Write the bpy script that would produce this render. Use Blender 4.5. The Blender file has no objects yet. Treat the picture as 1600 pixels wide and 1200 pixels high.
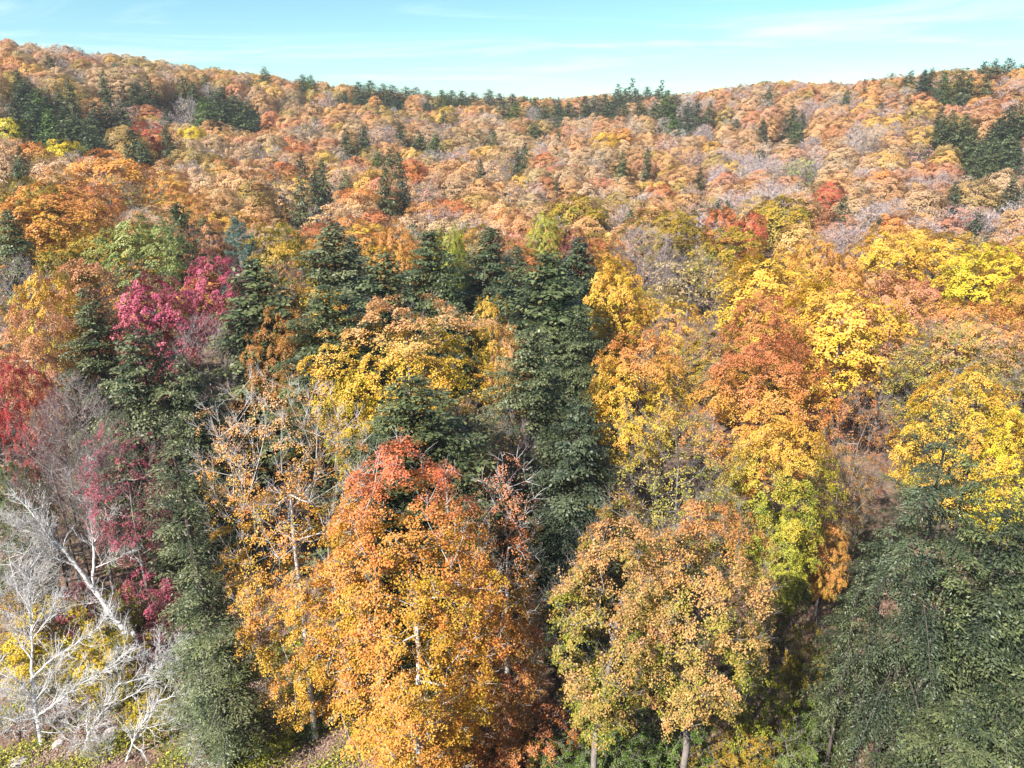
import bpy, math, random
import numpy as np

# ----------------------------------------------------------------- camera, sky, sun, exposure
SC = bpy.context.scene
C = SC.collection
CAM_Z, PITCH, FOC = 37.0, math.radians(20.0), 1148.0      # metres, down-tilt, focal length in photo pixels
cam = bpy.data.cameras.new('camera')
cam.sensor_fit = 'HORIZONTAL'
cam.angle = 2 * math.atan(800 / FOC)
cam.clip_start, cam.clip_end = 0.5, 6000
cam_o = bpy.data.objects.new('camera', cam)
cam_o.location = (0, 0, CAM_Z)
cam_o.rotation_euler = (math.pi / 2 - PITCH, 0, 0)
C.objects.link(cam_o)
SC.camera = cam_o

SUN_EL, SUN_AZ = math.radians(41), math.radians(224)      # azimuth clockwise from +Y: behind the camera, a little to its left
world = bpy.data.worlds.new('World')
SC.world = world
world.use_nodes = True
wn, wl = world.node_tree.nodes, world.node_tree.links
wn.clear()
w_out = wn.new('ShaderNodeOutputWorld')
w_bg = wn.new('ShaderNodeBackground')
w_bg.inputs['Strength'].default_value = 0.058
w_sky = wn.new('ShaderNodeTexSky')
w_sky.sky_type = 'NISHITA'
w_sky.sun_disc = False
w_sky.sun_elevation = SUN_EL
w_sky.sun_rotation = SUN_AZ
w_sky.altitude = 300
w_sky.air_density = 1.0
w_sky.dust_density = 0.1
w_sky.ozone_density = 3.0
# thin cirrus streaks on a plane high overhead
w_tc = wn.new('ShaderNodeTexCoord')
w_sep = wn.new('ShaderNodeSeparateXYZ')
wl.new(w_tc.outputs['Generated'], w_sep.inputs[0])
def wmath(op, a, b=None):
    n = wn.new('ShaderNodeMath'); n.operation = op
    for i, v in enumerate((a, b)):
        if v is None: continue
        if isinstance(v, (int, float)): n.inputs[i].default_value = v
        else: wl.new(v, n.inputs[i])
    return n.outputs[0]
w_zz = wmath('MAXIMUM', wmath('ADD', w_sep.outputs[2], 0.06), 0.03)
w_cb = wn.new('ShaderNodeCombineXYZ')
wl.new(wmath('DIVIDE', w_sep.outputs[0], w_zz), w_cb.inputs[0])
wl.new(wmath('DIVIDE', w_sep.outputs[1], w_zz), w_cb.inputs[1])
w_map = wn.new('ShaderNodeMapping')
w_map.inputs['Rotation'].default_value = (0, 0, math.radians(58))
w_map.inputs['Scale'].default_value = (0.28, 0.62, 1)
w_map.inputs['Location'].default_value = (7.7, 3.1, 0)
wl.new(w_cb.outputs[0], w_map.inputs[0])
w_n = wn.new('ShaderNodeTexNoise')
w_n.inputs['Scale'].default_value = 1.0
w_n.inputs['Detail'].default_value = 7
w_n.inputs['Roughness'].default_value = 0.62
w_n.inputs['Distortion'].default_value = 0.9
wl.new(w_map.outputs[0], w_n.inputs['Vector'])
w_mr = wn.new('ShaderNodeMapRange')
w_mr.interpolation_type = 'SMOOTHSTEP'
w_mr.inputs[1].default_value = 0.46
w_mr.inputs[2].default_value = 0.78
w_mr.inputs[3].default_value = 0.0
w_mr.inputs[4].default_value = 0.36
wl.new(w_n.outputs[0], w_mr.inputs[0])
w_mix = wn.new('ShaderNodeMix')
w_mix.data_type = 'RGBA'
wl.new(w_mr.outputs[0], w_mix.inputs['Factor'])
w_mix.inputs['B'].default_value = (13.5, 14.5, 14.8, 1)
w_wb = wn.new('ShaderNodeMix'); w_wb.data_type = 'RGBA'; w_wb.blend_type = 'MULTIPLY'; w_wb.inputs['Factor'].default_value = 1
w_wb.inputs['B'].default_value = (0.90, 1.22, 1.17, 1)
wl.new(w_sky.outputs[0], w_wb.inputs['A'])
wl.new(w_wb.outputs['Result'], w_mix.inputs['A'])
wl.new(w_mix.outputs['Result'], w_bg.inputs['Color'])
wl.new(w_bg.outputs[0], w_out.inputs[0])

sun = bpy.data.lights.new('sun', 'SUN')
sun.energy = 5.0
sun.angle = math.radians(0.5)
sun.color = (1.0, 0.955, 0.88)
sun_o = bpy.data.objects.new('sun', sun)
sdir = np.array([math.sin(SUN_AZ) * math.cos(SUN_EL), math.cos(SUN_AZ) * math.cos(SUN_EL), math.sin(SUN_EL)])
from mathutils import Vector
sun_o.rotation_euler = Vector(sdir).to_track_quat('Z', 'Y').to_euler()
C.objects.link(sun_o)

SC.view_settings.view_transform = 'Standard'
SC.view_settings.look = 'None'
SC.view_settings.exposure = 1.2
SC.view_settings.gamma = 1
SC.view_settings.use_curve_mapping = False
cy = SC.cycles
cy.max_bounces = 5
cy.diffuse_bounces = 3
cy.glossy_bounces = 1
cy.transmission_bounces = 3
cy.transparent_max_bounces = 6
cy.volume_bounces = 0
cy.caustics_reflective = cy.caustics_refractive = False
cy.use_denoising = True
cy.denoiser = 'OPENIMAGEDENOISE'
cy.denoising_input_passes = 'RGB_ALBEDO_NORMAL'
cy.denoising_prefilter = 'ACCURATE'
cy.use_adaptive_sampling = False

# ----------------------------------------------------------------- terrain
_D = np.array([0, 60, 100, 150, 200, 250, 300, 350, 400, 450, 500, 560, 640, 760, 2600.])
_L = np.array([0, 0.5, 3.5, 6, 8.5, 13, 21, 33, 46, 54, 53, 50, 46, 40, 20.])
_M = np.array([0, 0, 0, 0.5, 1.5, 3, 8, 14, 20, 25.5, 29, 29, 28, 34, 20.])
_R = np.array([0, 0, 0.5, -3, -4, 2, 13, 27, 38, 43, 42, 38, 34, 30, 20.])
_dd = np.linspace(0, 2600, 2601)
def _sm(v):
    f = np.interp(_dd, _D, v)
    k = np.hanning(61); k /= k.sum()
    return np.convolve(np.pad(f, 30, mode='edge'), k, 'valid')
_Ls, _Ms, _Rs = _sm(_L), _sm(_M), _sm(_R)
def ground(x, y):
    x = np.asarray(x, float); y = np.asarray(y, float)
    d = np.hypot(x, y)
    az = np.degrees(np.arctan2(x, y))
    l, m, r = (np.interp(d, _dd, v) for v in (_Ls, _Ms, _Rs))
    u = np.clip(np.abs(az) / 33, 0, 1)
    u = u * u * (3 - 2 * u) * 0.5 + u * 0.5
    h = np.where(az < 0, m + (l - m) * u, m + (r - m) * u)
    h = h * np.clip((125 - np.abs(az)) / 60, 0, 1)
    w = np.clip((d - 55) / 90, 0, 1)
    h = h + w * (1.6 * np.sin(x / 31 + 1.3) * np.sin(y / 39 + .4) + 1.1 * np.sin(x / 17 - y / 23))
    h = h + 0.25 * np.sin(x / 4.1 + 2) * np.sin(y / 5.3)
    return h

def ray(px, py):
    u, v = (px - 800) / FOC, (600 - py) / FOC
    return np.array([u, math.cos(PITCH) + v * math.sin(PITCH), -math.sin(PITCH) + v * math.cos(PITCH)])
def stand(px, py, H, tmin=12.):
    """Where a tree H tall has to stand for its top to be seen at (px, py); and the depth of that point."""
    r = ray(px, py)
    t = np.arange(tmin, 620, 0.25)
    P = r[None] * t[:, None]
    gap = P[:, 2] + CAM_Z - (ground(P[:, 0], P[:, 1]) + H)
    k = np.argmax(gap <= 0) if (gap <= 0).any() else int(np.argmin(gap))
    return P[k, 0], P[k, 1], t[k]
def on_ground(px, py):
    x, y, t = stand(px, py, 0.0)
    return np.array([x, y, float(ground(x, y))])
def pixel(x, y, z):
    dz = z - CAM_Z
    dep = y * math.cos(PITCH) - dz * math.sin(PITCH)
    up = y * math.sin(PITCH) + dz * math.cos(PITCH)
    return 800 + FOC * x / dep, 600 - FOC * up / dep, dep

# ----------------------------------------------------------------- colours and materials
def lin(r, g, b, k=1.0):
    f = lambda c: (c / 255) / 12.92 if c / 255 <= 0.04045 else ((c / 255 + 0.055) / 1.055) ** 2.4
    return [f(r) * k, f(g) * k, f(b) * k]
K = 0.74
PAL = {k: (lin(*a, K), lin(*b, K)) for k, (a, b) in {
    'gold': ((248, 186, 72), (224, 196, 50)),
    'amber': ((242, 154, 74), (230, 184, 52)),
    'yellowgreen': ((224, 194, 66), (150, 164, 50)),
    'yellow': ((250, 208, 52), (206, 196, 40)),
    'orange': ((240, 158, 84), (232, 184, 68)),
    'palepeach': ((222, 180, 138), (208, 174, 112)),
    'paleorange': ((234, 166, 108), (224, 184, 96)),
    'taupe': ((196, 168, 138), (178, 154, 112)),
    'rust': ((218, 132, 82), (200, 150, 66)),
    'copper': ((222, 148, 80), (200, 150, 62)),
    'bronze': ((226, 166, 104), (156, 158, 46)),
    'peach': ((238, 178, 118), (226, 186, 84)),
    'salmon': ((226, 150, 114), (218, 162, 90)),
    'pink': ((214, 150, 140), (206, 150, 120)),
    'crimson': ((196, 66, 72), (190, 84, 66)),
    'red': ((208, 92, 74), (212, 128, 74)),
    'vermilion': ((234, 128, 86), (232, 160, 74)),
    'magenta': ((214, 98, 132), (176, 88, 84)),
    'olive': ((196, 170, 84), (146, 150, 54)),
    'darkgold': ((198, 158, 50), (130, 130, 40)),
    'lime': ((200, 192, 62), (146, 156, 54)),
    'palegreen': ((196, 200, 120), (128, 150, 74)),
    'green': ((116, 134, 60), (84, 110, 48)),
    'tan': ((214, 184, 130), (190, 160, 100)),
    'lilac': ((206, 172, 152), (196, 168, 140)),
    'maroon': ((140, 76, 84), (120, 70, 70)),
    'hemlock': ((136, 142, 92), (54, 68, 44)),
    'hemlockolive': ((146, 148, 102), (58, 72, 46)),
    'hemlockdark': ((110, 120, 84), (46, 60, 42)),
    'blue': ((128, 156, 140), (84, 112, 98)),
}.items()}
BARK_GREY, BARK_PALE, BARK_DARK = lin(150, 140, 134, .9), lin(214, 208, 204, .9), lin(96, 86, 80, .9)
BARK_LILAC = lin(188, 172, 172, .9)

def nodes_of(name):
    m = bpy.data.materials.new(name)
    m.use_nodes = True
    n, l = m.node_tree.nodes, m.node_tree.links
    n.clear()
    return m, n, l
def leaf_material(name, translucent, spec, hue_jit):
    m, n, l = nodes_of(name)
    def attr(nm, ty):
        a = n.new('ShaderNodeAttribute'); a.attribute_name = nm; a.attribute_type = ty
        return a
    tone = attr('tone', 'GEOMETRY')
    sep = n.new('ShaderNodeSeparateColor'); l.new(tone.outputs['Color'], sep.inputs[0])
    A, B, T, amt = attr('leaf_a', 'INSTANCER'), attr('leaf_b', 'INSTANCER'), attr('leaf_top', 'INSTANCER'), attr('top_amount', 'INSTANCER')
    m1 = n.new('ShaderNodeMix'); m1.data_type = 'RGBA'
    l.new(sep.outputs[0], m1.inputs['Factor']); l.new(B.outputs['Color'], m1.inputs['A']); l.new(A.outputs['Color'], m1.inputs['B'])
    mr = n.new('ShaderNodeMapRange'); mr.interpolation_type = 'SMOOTHSTEP'
    mr.inputs[1].default_value = 0.76; mr.inputs[2].default_value = 0.95
    l.new(sep.outputs[2], mr.inputs[0])
    mu = n.new('ShaderNodeMath'); mu.operation = 'MULTIPLY'
    l.new(mr.outputs[0], mu.inputs[0]); l.new(amt.outputs['Fac'], mu.inputs[1])
    m2 = n.new('ShaderNodeMix'); m2.data_type = 'RGBA'
    l.new(mu.outputs[0], m2.inputs['Factor']); l.new(m1.outputs['Result'], m2.inputs['A']); l.new(T.outputs['Color'], m2.inputs['B'])
    hs = n.new('ShaderNodeHueSaturation')
    def rng(lo, hi, src):
        r = n.new('ShaderNodeMapRange'); r.inputs[3].default_value = lo; r.inputs[4].default_value = hi
        l.new(src, r.inputs[0]); return r.outputs[0]
    l.new(rng(0.503 - hue_jit, 0.503 + hue_jit, sep.outputs[1]), hs.inputs['Hue'])
    wn_ = n.new('ShaderNodeTexWhiteNoise'); wn_.noise_dimensions = '1D'
    l.new(sep.outputs[1], wn_.inputs['W'])
    l.new(rng(0.84, 1.14, wn_.outputs['Value']), hs.inputs['Value'])
    hs.inputs['Saturation'].default_value = 0.98
    l.new(m2.outputs['Result'], hs.inputs['Color'])
    bs = n.new('ShaderNodeBsdfPrincipled')
    bs.inputs['Roughness'].default_value = 0.45
    bs.inputs['Specular IOR Level'].default_value = spec
    l.new(hs.outputs[0], bs.inputs['Base Color'])
    tr = n.new('ShaderNodeBsdfTranslucent'); l.new(hs.outputs[0], tr.inputs[0])
    mx = n.new('ShaderNodeMixShader'); mx.inputs[0].default_value = translucent
    l.new(bs.outputs[0], mx.inputs[1]); l.new(tr.outputs[0], mx.inputs[2])
    o = n.new('ShaderNodeOutputMaterial'); l.new(mx.outputs[0], o.inputs[0])
    return m
LEAF = leaf_material('autumn_leaf', 0.2, 0.3, 0.014)
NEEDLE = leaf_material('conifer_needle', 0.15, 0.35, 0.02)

def bark_material():
    m, n, l = nodes_of('bark')
    a = n.new('ShaderNodeAttribute'); a.attribute_name = 'bark'; a.attribute_type = 'INSTANCER'
    tc = n.new('ShaderNodeTexCoord')
    mp = n.new('ShaderNodeMapping'); mp.inputs['Scale'].default_value = (3.2, 3.2, 1.1); l.new(tc.outputs['Object'], mp.inputs[0])
    no = n.new('ShaderNodeTexNoise'); no.inputs['Scale'].default_value = 1.6; no.inputs['Detail'].default_value = 6; no.inputs['Roughness'].default_value = .7
    l.new(mp.outputs[0], no.inputs['Vector'])
    mr = n.new('ShaderNodeMapRange'); mr.inputs[1].default_value = .3; mr.inputs[2].default_value = .7; mr.inputs[3].default_value = .55; mr.inputs[4].default_value = 1.15
    l.new(no.outputs[0], mr.inputs[0])
    mu = n.new('ShaderNodeVectorMath'); mu.operation = 'SCALE'
    l.new(a.outputs['Color'], mu.inputs[0]); l.new(mr.outputs[0], mu.inputs['Scale'])
    bs = n.new('ShaderNodeBsdfPrincipled'); bs.inputs['Roughness'].default_value = .85; bs.inputs['Specular IOR Level'].default_value = .2
    l.new(mu.outputs[0], bs.inputs['Base Color'])
    bp = n.new('ShaderNodeBump'); bp.inputs['Strength'].default_value = .5; bp.inputs['Distance'].default_value = .03
    l.new(no.outputs[0], bp.inputs['Height']); l.new(bp.outputs[0], bs.inputs['Normal'])
    o = n.new('ShaderNodeOutputMaterial'); l.new(bs.outputs[0], o.inputs[0])
    return m
BARK = bark_material()

def ramp_material(name, stops, scale, detail=8, rough=.9, bump=.3, dist=.1, coords='Object'):
    m, n, l = nodes_of(name)
    tc = n.new('ShaderNodeTexCoord')
    no = n.new('ShaderNodeTexNoise'); no.inputs['Scale'].default_value = scale; no.inputs['Detail'].default_value = detail; no.inputs['Roughness'].default_value = .68
    l.new(tc.outputs[coords], no.inputs['Vector'])
    cr = n.new('ShaderNodeValToRGB')
    while len(cr.color_ramp.elements) < len(stops): cr.color_ramp.elements.new(.5)
    for e, (p, c) in zip(cr.color_ramp.elements, stops): e.position = p; e.color = (*c, 1)
    l.new(no.outputs[0], cr.inputs[0])
    bs = n.new('ShaderNodeBsdfPrincipled'); bs.inputs['Roughness'].default_value = rough; bs.inputs['Specular IOR Level'].default_value = .2
    l.new(cr.outputs[0], bs.inputs['Base Color'])
    bp = n.new('ShaderNodeBump'); bp.inputs['Strength'].default_value = bump; bp.inputs['Distance'].default_value = dist
    l.new(no.outputs[0], bp.inputs['Height']); l.new(bp.outputs[0], bs.inputs['Normal'])
    o = n.new('ShaderNodeOutputMaterial'); l.new(bs.outputs[0], o.inputs[0])
    return m
LITTER = ramp_material('leaf_litter', [(.32, lin(60, 48, 40)), (.46, lin(104, 82, 70)), (.55, lin(140, 112, 98)), (.62, lin(92, 92, 50)), (.75, lin(66, 76, 40))], .9, 10, .95, .8, .25)
STONE = ramp_material('field_stone', [(.3, lin(120, 108, 108)), (.5, lin(186, 172, 168)), (.7, lin(214, 204, 200))], 3.0, 8, .9, .6, .06)
CUT = ramp_material('cut_wood', [(.3, lin(190, 160, 130)), (.7, lin(226, 206, 180))], 6, 4)

# ----------------------------------------------------------------- mesh helpers
def make_mesh(name, blocks, mats, smooth=False):
    """blocks: list of (verts (N,3), faces (M,k) ints, material index, tone (N,3) or None)."""
    me = bpy.data.meshes.new(name)
    nv = sum(len(b[0]) for b in blocks)
    V = np.concatenate([b[0] for b in blocks]).astype(np.float32)
    loops, starts, mi, off, ls = [], [], [], 0, 0
    for v, f, m, t in blocks:
        loops.append((f + off).ravel())
        k = f.shape[1]
        starts.append(ls + np.arange(len(f)) * k)
        mi.append(np.full(len(f), m))
        off += len(v); ls += f.size
    L = np.concatenate(loops).astype(np.int32); S = np.concatenate(starts).astype(np.int32); M = np.concatenate(mi).astype(np.int32)
    me.vertices.add(nv); me.loops.add(len(L)); me.polygons.add(len(S))
    me.vertices.foreach_set('co', V.ravel())
    me.loops.foreach_set('vertex_index', L)
    me.polygons.foreach_set('loop_start', S)
    for m in mats: me.materials.append(m)
    me.polygons.foreach_set('material_index', M)
    if smooth: me.polygons.foreach_set('use_smooth', np.ones(len(S), bool))
    if any(b[3] is not None for b in blocks):
        T = np.concatenate([np.c_[b[3], np.ones(len(b[0]))] if b[3] is not None else np.zeros((len(b[0]), 4)) for b in blocks]).astype(np.float32)
        a = me.attributes.new('tone', 'FLOAT_COLOR', 'POINT')
        a.data.foreach_set('color', T.ravel())
    me.update(calc_edges=True)
    return me
def nrm(v): return v / np.maximum(np.linalg.norm(v, axis=-1, keepdims=True), 1e-9)
def kites(c, n, a, Ln, W, tone, mat=0, fold=.18, wide=.45):
    """One four-cornered folded leaf per row: centre c, normal n, long axis a."""
    n = nrm(n); a = nrm(a - (a * n).sum(1, keepdims=True) * n); s = np.cross(n, a)
    Ln, W = np.asarray(Ln).reshape(-1, 1), np.asarray(W).reshape(-1, 1)
    p0 = c - a * Ln * wide; p2 = c + a * Ln * (1 - wide)
    p1 = c + s * W * .5 + n * W * fold; p3 = c - s * W * .5 + n * W * fold
    V = np.stack([p0, p1, p2, p3], 1).reshape(-1, 3)
    F = np.arange(len(c) * 4).reshape(-1, 4)
    return V, F, mat, np.repeat(tone, 4, 0)
def tubes(P0, P1, R0, R1, sides, mat=0):
    d = nrm(P1 - P0)
    ref = np.where(np.abs(d[:, 2:3]) > .8, np.array([[1., 0, 0]]), np.array([[0, 0, 1.]]))
    u = nrm(np.cross(d, ref)); w = np.cross(d, u)
    an = np.arange(sides) * 2 * np.pi / sides
    ring = u[:, None] * np.cos(an)[None, :, None] + w[:, None] * np.sin(an)[None, :, None]
    A = P0[:, None] + ring * R0[:, None, None]; B = P1[:, None] + ring * R1[:, None, None]
    V = np.concatenate([A, B], 1).reshape(-1, 3)
    i = np.arange(sides); j = (i + 1) % sides
    q = np.stack([i, j, j + sides, i + sides], 1)
    F = (np.arange(len(P0)) * 2 * sides)[:, None, None] + q[None]
    return V, F.reshape(-1, 4), mat, None
def skeleton_tubes(pos, par, rad, mat=0):
    """Tubes for a rooted tree of points; thick ones rounder. Node i joins par[i]."""
    idx = np.nonzero(par >= 0)[0]
    P0, P1, R0, R1 = pos[par[idx]], pos[idx], rad[par[idx]], rad[idx]
    R0 = np.minimum(R0, R1 * 1.45)
    out = []
    for lo, hi, s in ((.08, 9, 9), (.03, .08, 5), (0, .03, 3)):
        k = (R1 >= lo) & (R1 < hi)
        if k.any(): out.append(tubes(P0[k], P1[k], R0[k], R1[k], s, mat))
    return out

def grow(pts, H, trunk_top, rng, bf=.35, lean=(0, 0), fork=None, r_tip=.012, r_base=.2):
    """Join crown points to a wobbling trunk by the cheapest path; pipe-model radii."""
    nz = max(6, int(trunk_top * H / .9))
    z = np.linspace(0, trunk_top * H, nz)
    wob = np.cumsum(rng.normal(0, .05, (nz, 2)), 0); wob -= wob[0]
    tr = np.c_[wob[:, 0] + lean[0] * z, wob[:, 1] + lean[1] * z, z]
    pos = [*tr]; par = [-1, *range(nz - 1)]
    path = [*z * .55]
    n = len(pts)
    cost = np.full(n, 1e9); best = np.zeros(n, int)
    def relax(k):
        p = pos[k]
        d = np.linalg.norm(pts - p, axis=1)
        c = d + bf * path[k] + 1.6 * np.maximum(0, p[2] - pts[:, 2] + .15 * d)
        b = c < cost
        cost[b] = c[b]; best[b] = k
    for k in range(int(nz * .18), nz): relax(k)
    left = np.ones(n, bool)
    node_of = np.zeros(n, int)
    for _ in range(n):
        i = int(np.argmin(np.where(left, cost, 1e9)))
        left[i] = False
        k = best[i]
        a, b = np.array(pos[k]), pts[i]
        d = np.linalg.norm(b - a)
        # a bent limb in pieces
        steps = max(1, int(d / 1.1))
        bend = rng.normal(0, .07 * d, 3); bend[2] = abs(bend[2]) * .2 - .09 * d
        prev = k
        for s in range(1, steps + 1):
            f = s / steps
            q = a + (b - a) * f + bend * math.sin(math.pi * f)
            pos.append(q); par.append(prev); path.append(path[prev] + d / steps)
            prev = len(pos) - 1
            if s < steps: relax(prev)
        node_of[i] = prev
        relax(prev)
        cost[~left] = 1e9
    pos = np.array(pos); par = np.array(par)
    e = 2.25
    acc = np.zeros(len(pos)); kids = np.zeros(len(pos), int)
    for i in range(len(pos) - 1, 0, -1):
        if kids[i] == 0: acc[i] = r_tip ** e
        acc[par[i]] += acc[i]; kids[par[i]] += 1
    order = np.argsort(-np.arange(len(pos)))
    rad = np.maximum(acc, r_tip ** e) ** (1 / e)
    sc = r_base / rad[0]
    rad = np.where(rad > r_tip * 2, r_tip * 2 + (rad - r_tip * 2) * max(.2, (r_base - r_tip * 2) / max(rad[0] - r_tip * 2, .01)), rad)
    zt = np.arange(nz)
    rad[:nz] *= 1 + .35 * np.exp(-z / .5)
    return pos, par, rad, node_of

def lobe_noise(th, s, rng):
    f = np.zeros_like(th)
    for k in (2, 3, 5, 7):
        f += rng.normal(0, 1.0 / k ** .5) * np.cos(k * th + rng.uniform(0, 6.3) + s * rng.uniform(-5, 5))
    return f
def crown_points(n, H, R, z0, rng, peak=.42, rough=.16, shell=.55, mind=.9, top_pow=.75):
    """Points spread through an uneven dome; more of them near its skin."""
    s = rng.random(n * 14); th = rng.random(n * 14) * 2 * np.pi
    prof = np.where(s < peak, .45 + .55 * np.sin(np.clip(s / peak, 0, 1) * np.pi / 2), np.clip(1 - ((s - peak) / (1 - peak)) ** 2.1, 0, 1) ** top_pow)
    lob = 1 + rough * lobe_noise(th, s, rng)
    rr = np.clip(shell + (1 - shell) * rng.random(n * 14) ** .6, 0, 1)
    keep = rng.random(n * 14) < prof + .06
    r = R * prof * lob * rr
    z = H * (z0 + (1 - z0) * s) + .05 * H * (lob - 1) / max(rough, .01) * .5
    P = np.c_[r * np.cos(th), r * np.sin(th), np.minimum(z, H)][keep]
    rho = rr[keep]; ss = s[keep]
    out = []
    for i in range(len(P)):
        if len(out) >= n: break
        if out:
            q = P[out]
            if (((q - P[i]) ** 2 * [1, 1, 1.6]).sum(1) < mind * mind).any(): continue
        out.append(i)
    return P[out], rho[out], ss[out]

def gen_broadleaf(seed, H=22., R=5., z0=.3, clumps=240, per=70, leaf=.18, pad=.85, keep=None, peak=.42, rough=.16, twigs=3,
                  twig_len=.9, r_base=.2, lean=(0, 0), mind=None, trunk_top=.72, shell=.5, pad_flat=.34, spike=0., top_pow=.75, leaf_jit=.3, bf=.35, nj=.42, dome=.3, subr=.42):
    """Returns (wood mesh blocks, leaf blocks). keep(s, rng): share of a clump's leaves still on the tree at crown height s."""
    rng = np.random.default_rng(seed)
    if mind is None: mind = (R * R * H * (1 - z0) * 2.2 / clumps) ** (1 / 3) * .62
    P, rho, s = crown_points(clumps, H - .3, R, z0, rng, peak, rough, shell, mind, top_pow)
    pos, par, rad, tip = grow(P, H, trunk_top, rng, lean=lean, r_base=r_base, bf=bf)
    wood = skeleton_tubes(pos, par, rad)
    dirs = nrm(pos[tip] - pos[par[tip]])
    outw = nrm(np.c_[P[:, :2], np.zeros(len(P))] + 1e-6)
    if twigs:
        k = np.repeat(np.arange(len(P)), twigs)
        d = nrm(dirs[k] * .6 + outw[k] * .5 + np.array([0, 0, .55]) + rng.normal(0, .55, (len(k), 3)))
        ln = twig_len * rng.uniform(.5, 1.3, len(k))
        mid = P[k] + d * ln[:, None] * .5
        end = mid + nrm(d + rng.normal(0, .35, d.shape) + [0, 0, .25]) * ln[:, None] * .55
        wood.append(tubes(P[k], mid, np.full(len(k), .012), np.full(len(k), .009), 3))
        wood.append(tubes(mid, end, np.full(len(k), .009), np.full(len(k), .004), 3))
        side = mid + nrm(d + rng.normal(0, .8, d.shape)) * ln[:, None] * .4
        wood.append(tubes(mid, side, np.full(len(k), .008), np.full(len(k), .004), 3))
    blocks = []
    if per:
        nper = np.full(len(P), float(per)) * rng.uniform(.6, 1.4, len(P))
        if keep is not None: nper *= keep(s, rng)
        k = np.repeat(np.arange(len(P)), np.maximum(nper, 0).astype(int))
        N = len(k)
        m = nrm(np.array([0, 0, 1.]) + outw * .55 * rho[:, None] + rng.normal(0, .22, P.shape))
        e1 = nrm(np.cross(m, rng.normal(0, 1, P.shape))); e2 = np.cross(m, e1)
        nsub = 11
        qs = rng.normal(0, 1, (len(P), nsub, 3)); qs = nrm(qs) * rng.random((len(P), nsub, 1)) ** (1 / 2.4)
        q = qs[k, rng.integers(0, nsub, N)] + nrm(rng.normal(0, 1, (N, 3))) * (rng.random((N, 1)) ** .5) * subr
        ps = pad * rng.uniform(.75, 1.3, len(P))
        el = rng.uniform(.75, 1.25, len(P))
        c = P[k] + e1[k] * (q[:, :1] * (ps * el)[k, None]) + e2[k] * (q[:, 1:2] * (ps / el)[k, None])
        zz = q[:, 2] * pad_flat - .30 * (q[:, 0] ** 2 + q[:, 1] ** 2)
        c = c + m[k] * (zz * ps[k])[:, None]
        if spike: c[:, 2] += spike * ps[k] * np.maximum(0, .5 - np.hypot(q[:, 0], q[:, 1])) * 1.6
        dv = nrm(np.c_[P[:, :2] / R, (s - .25)[:, None]])
        nn = m[k] * .8 + rng.normal(0, nj, (N, 3)) + dome * dv[k]
        ax = rng.normal(0, 1, (N, 3)) + [0, 0, -.5]
        Ln = leaf * rng.uniform(1 - leaf_jit, 1 + leaf_jit, N)
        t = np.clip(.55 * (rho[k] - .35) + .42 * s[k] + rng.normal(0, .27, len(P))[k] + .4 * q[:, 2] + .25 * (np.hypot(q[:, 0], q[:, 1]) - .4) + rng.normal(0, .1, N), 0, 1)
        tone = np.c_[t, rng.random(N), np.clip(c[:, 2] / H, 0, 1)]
        blocks.append(kites(c, nn, ax, Ln, Ln * .95, tone))
    return wood, blocks

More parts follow.
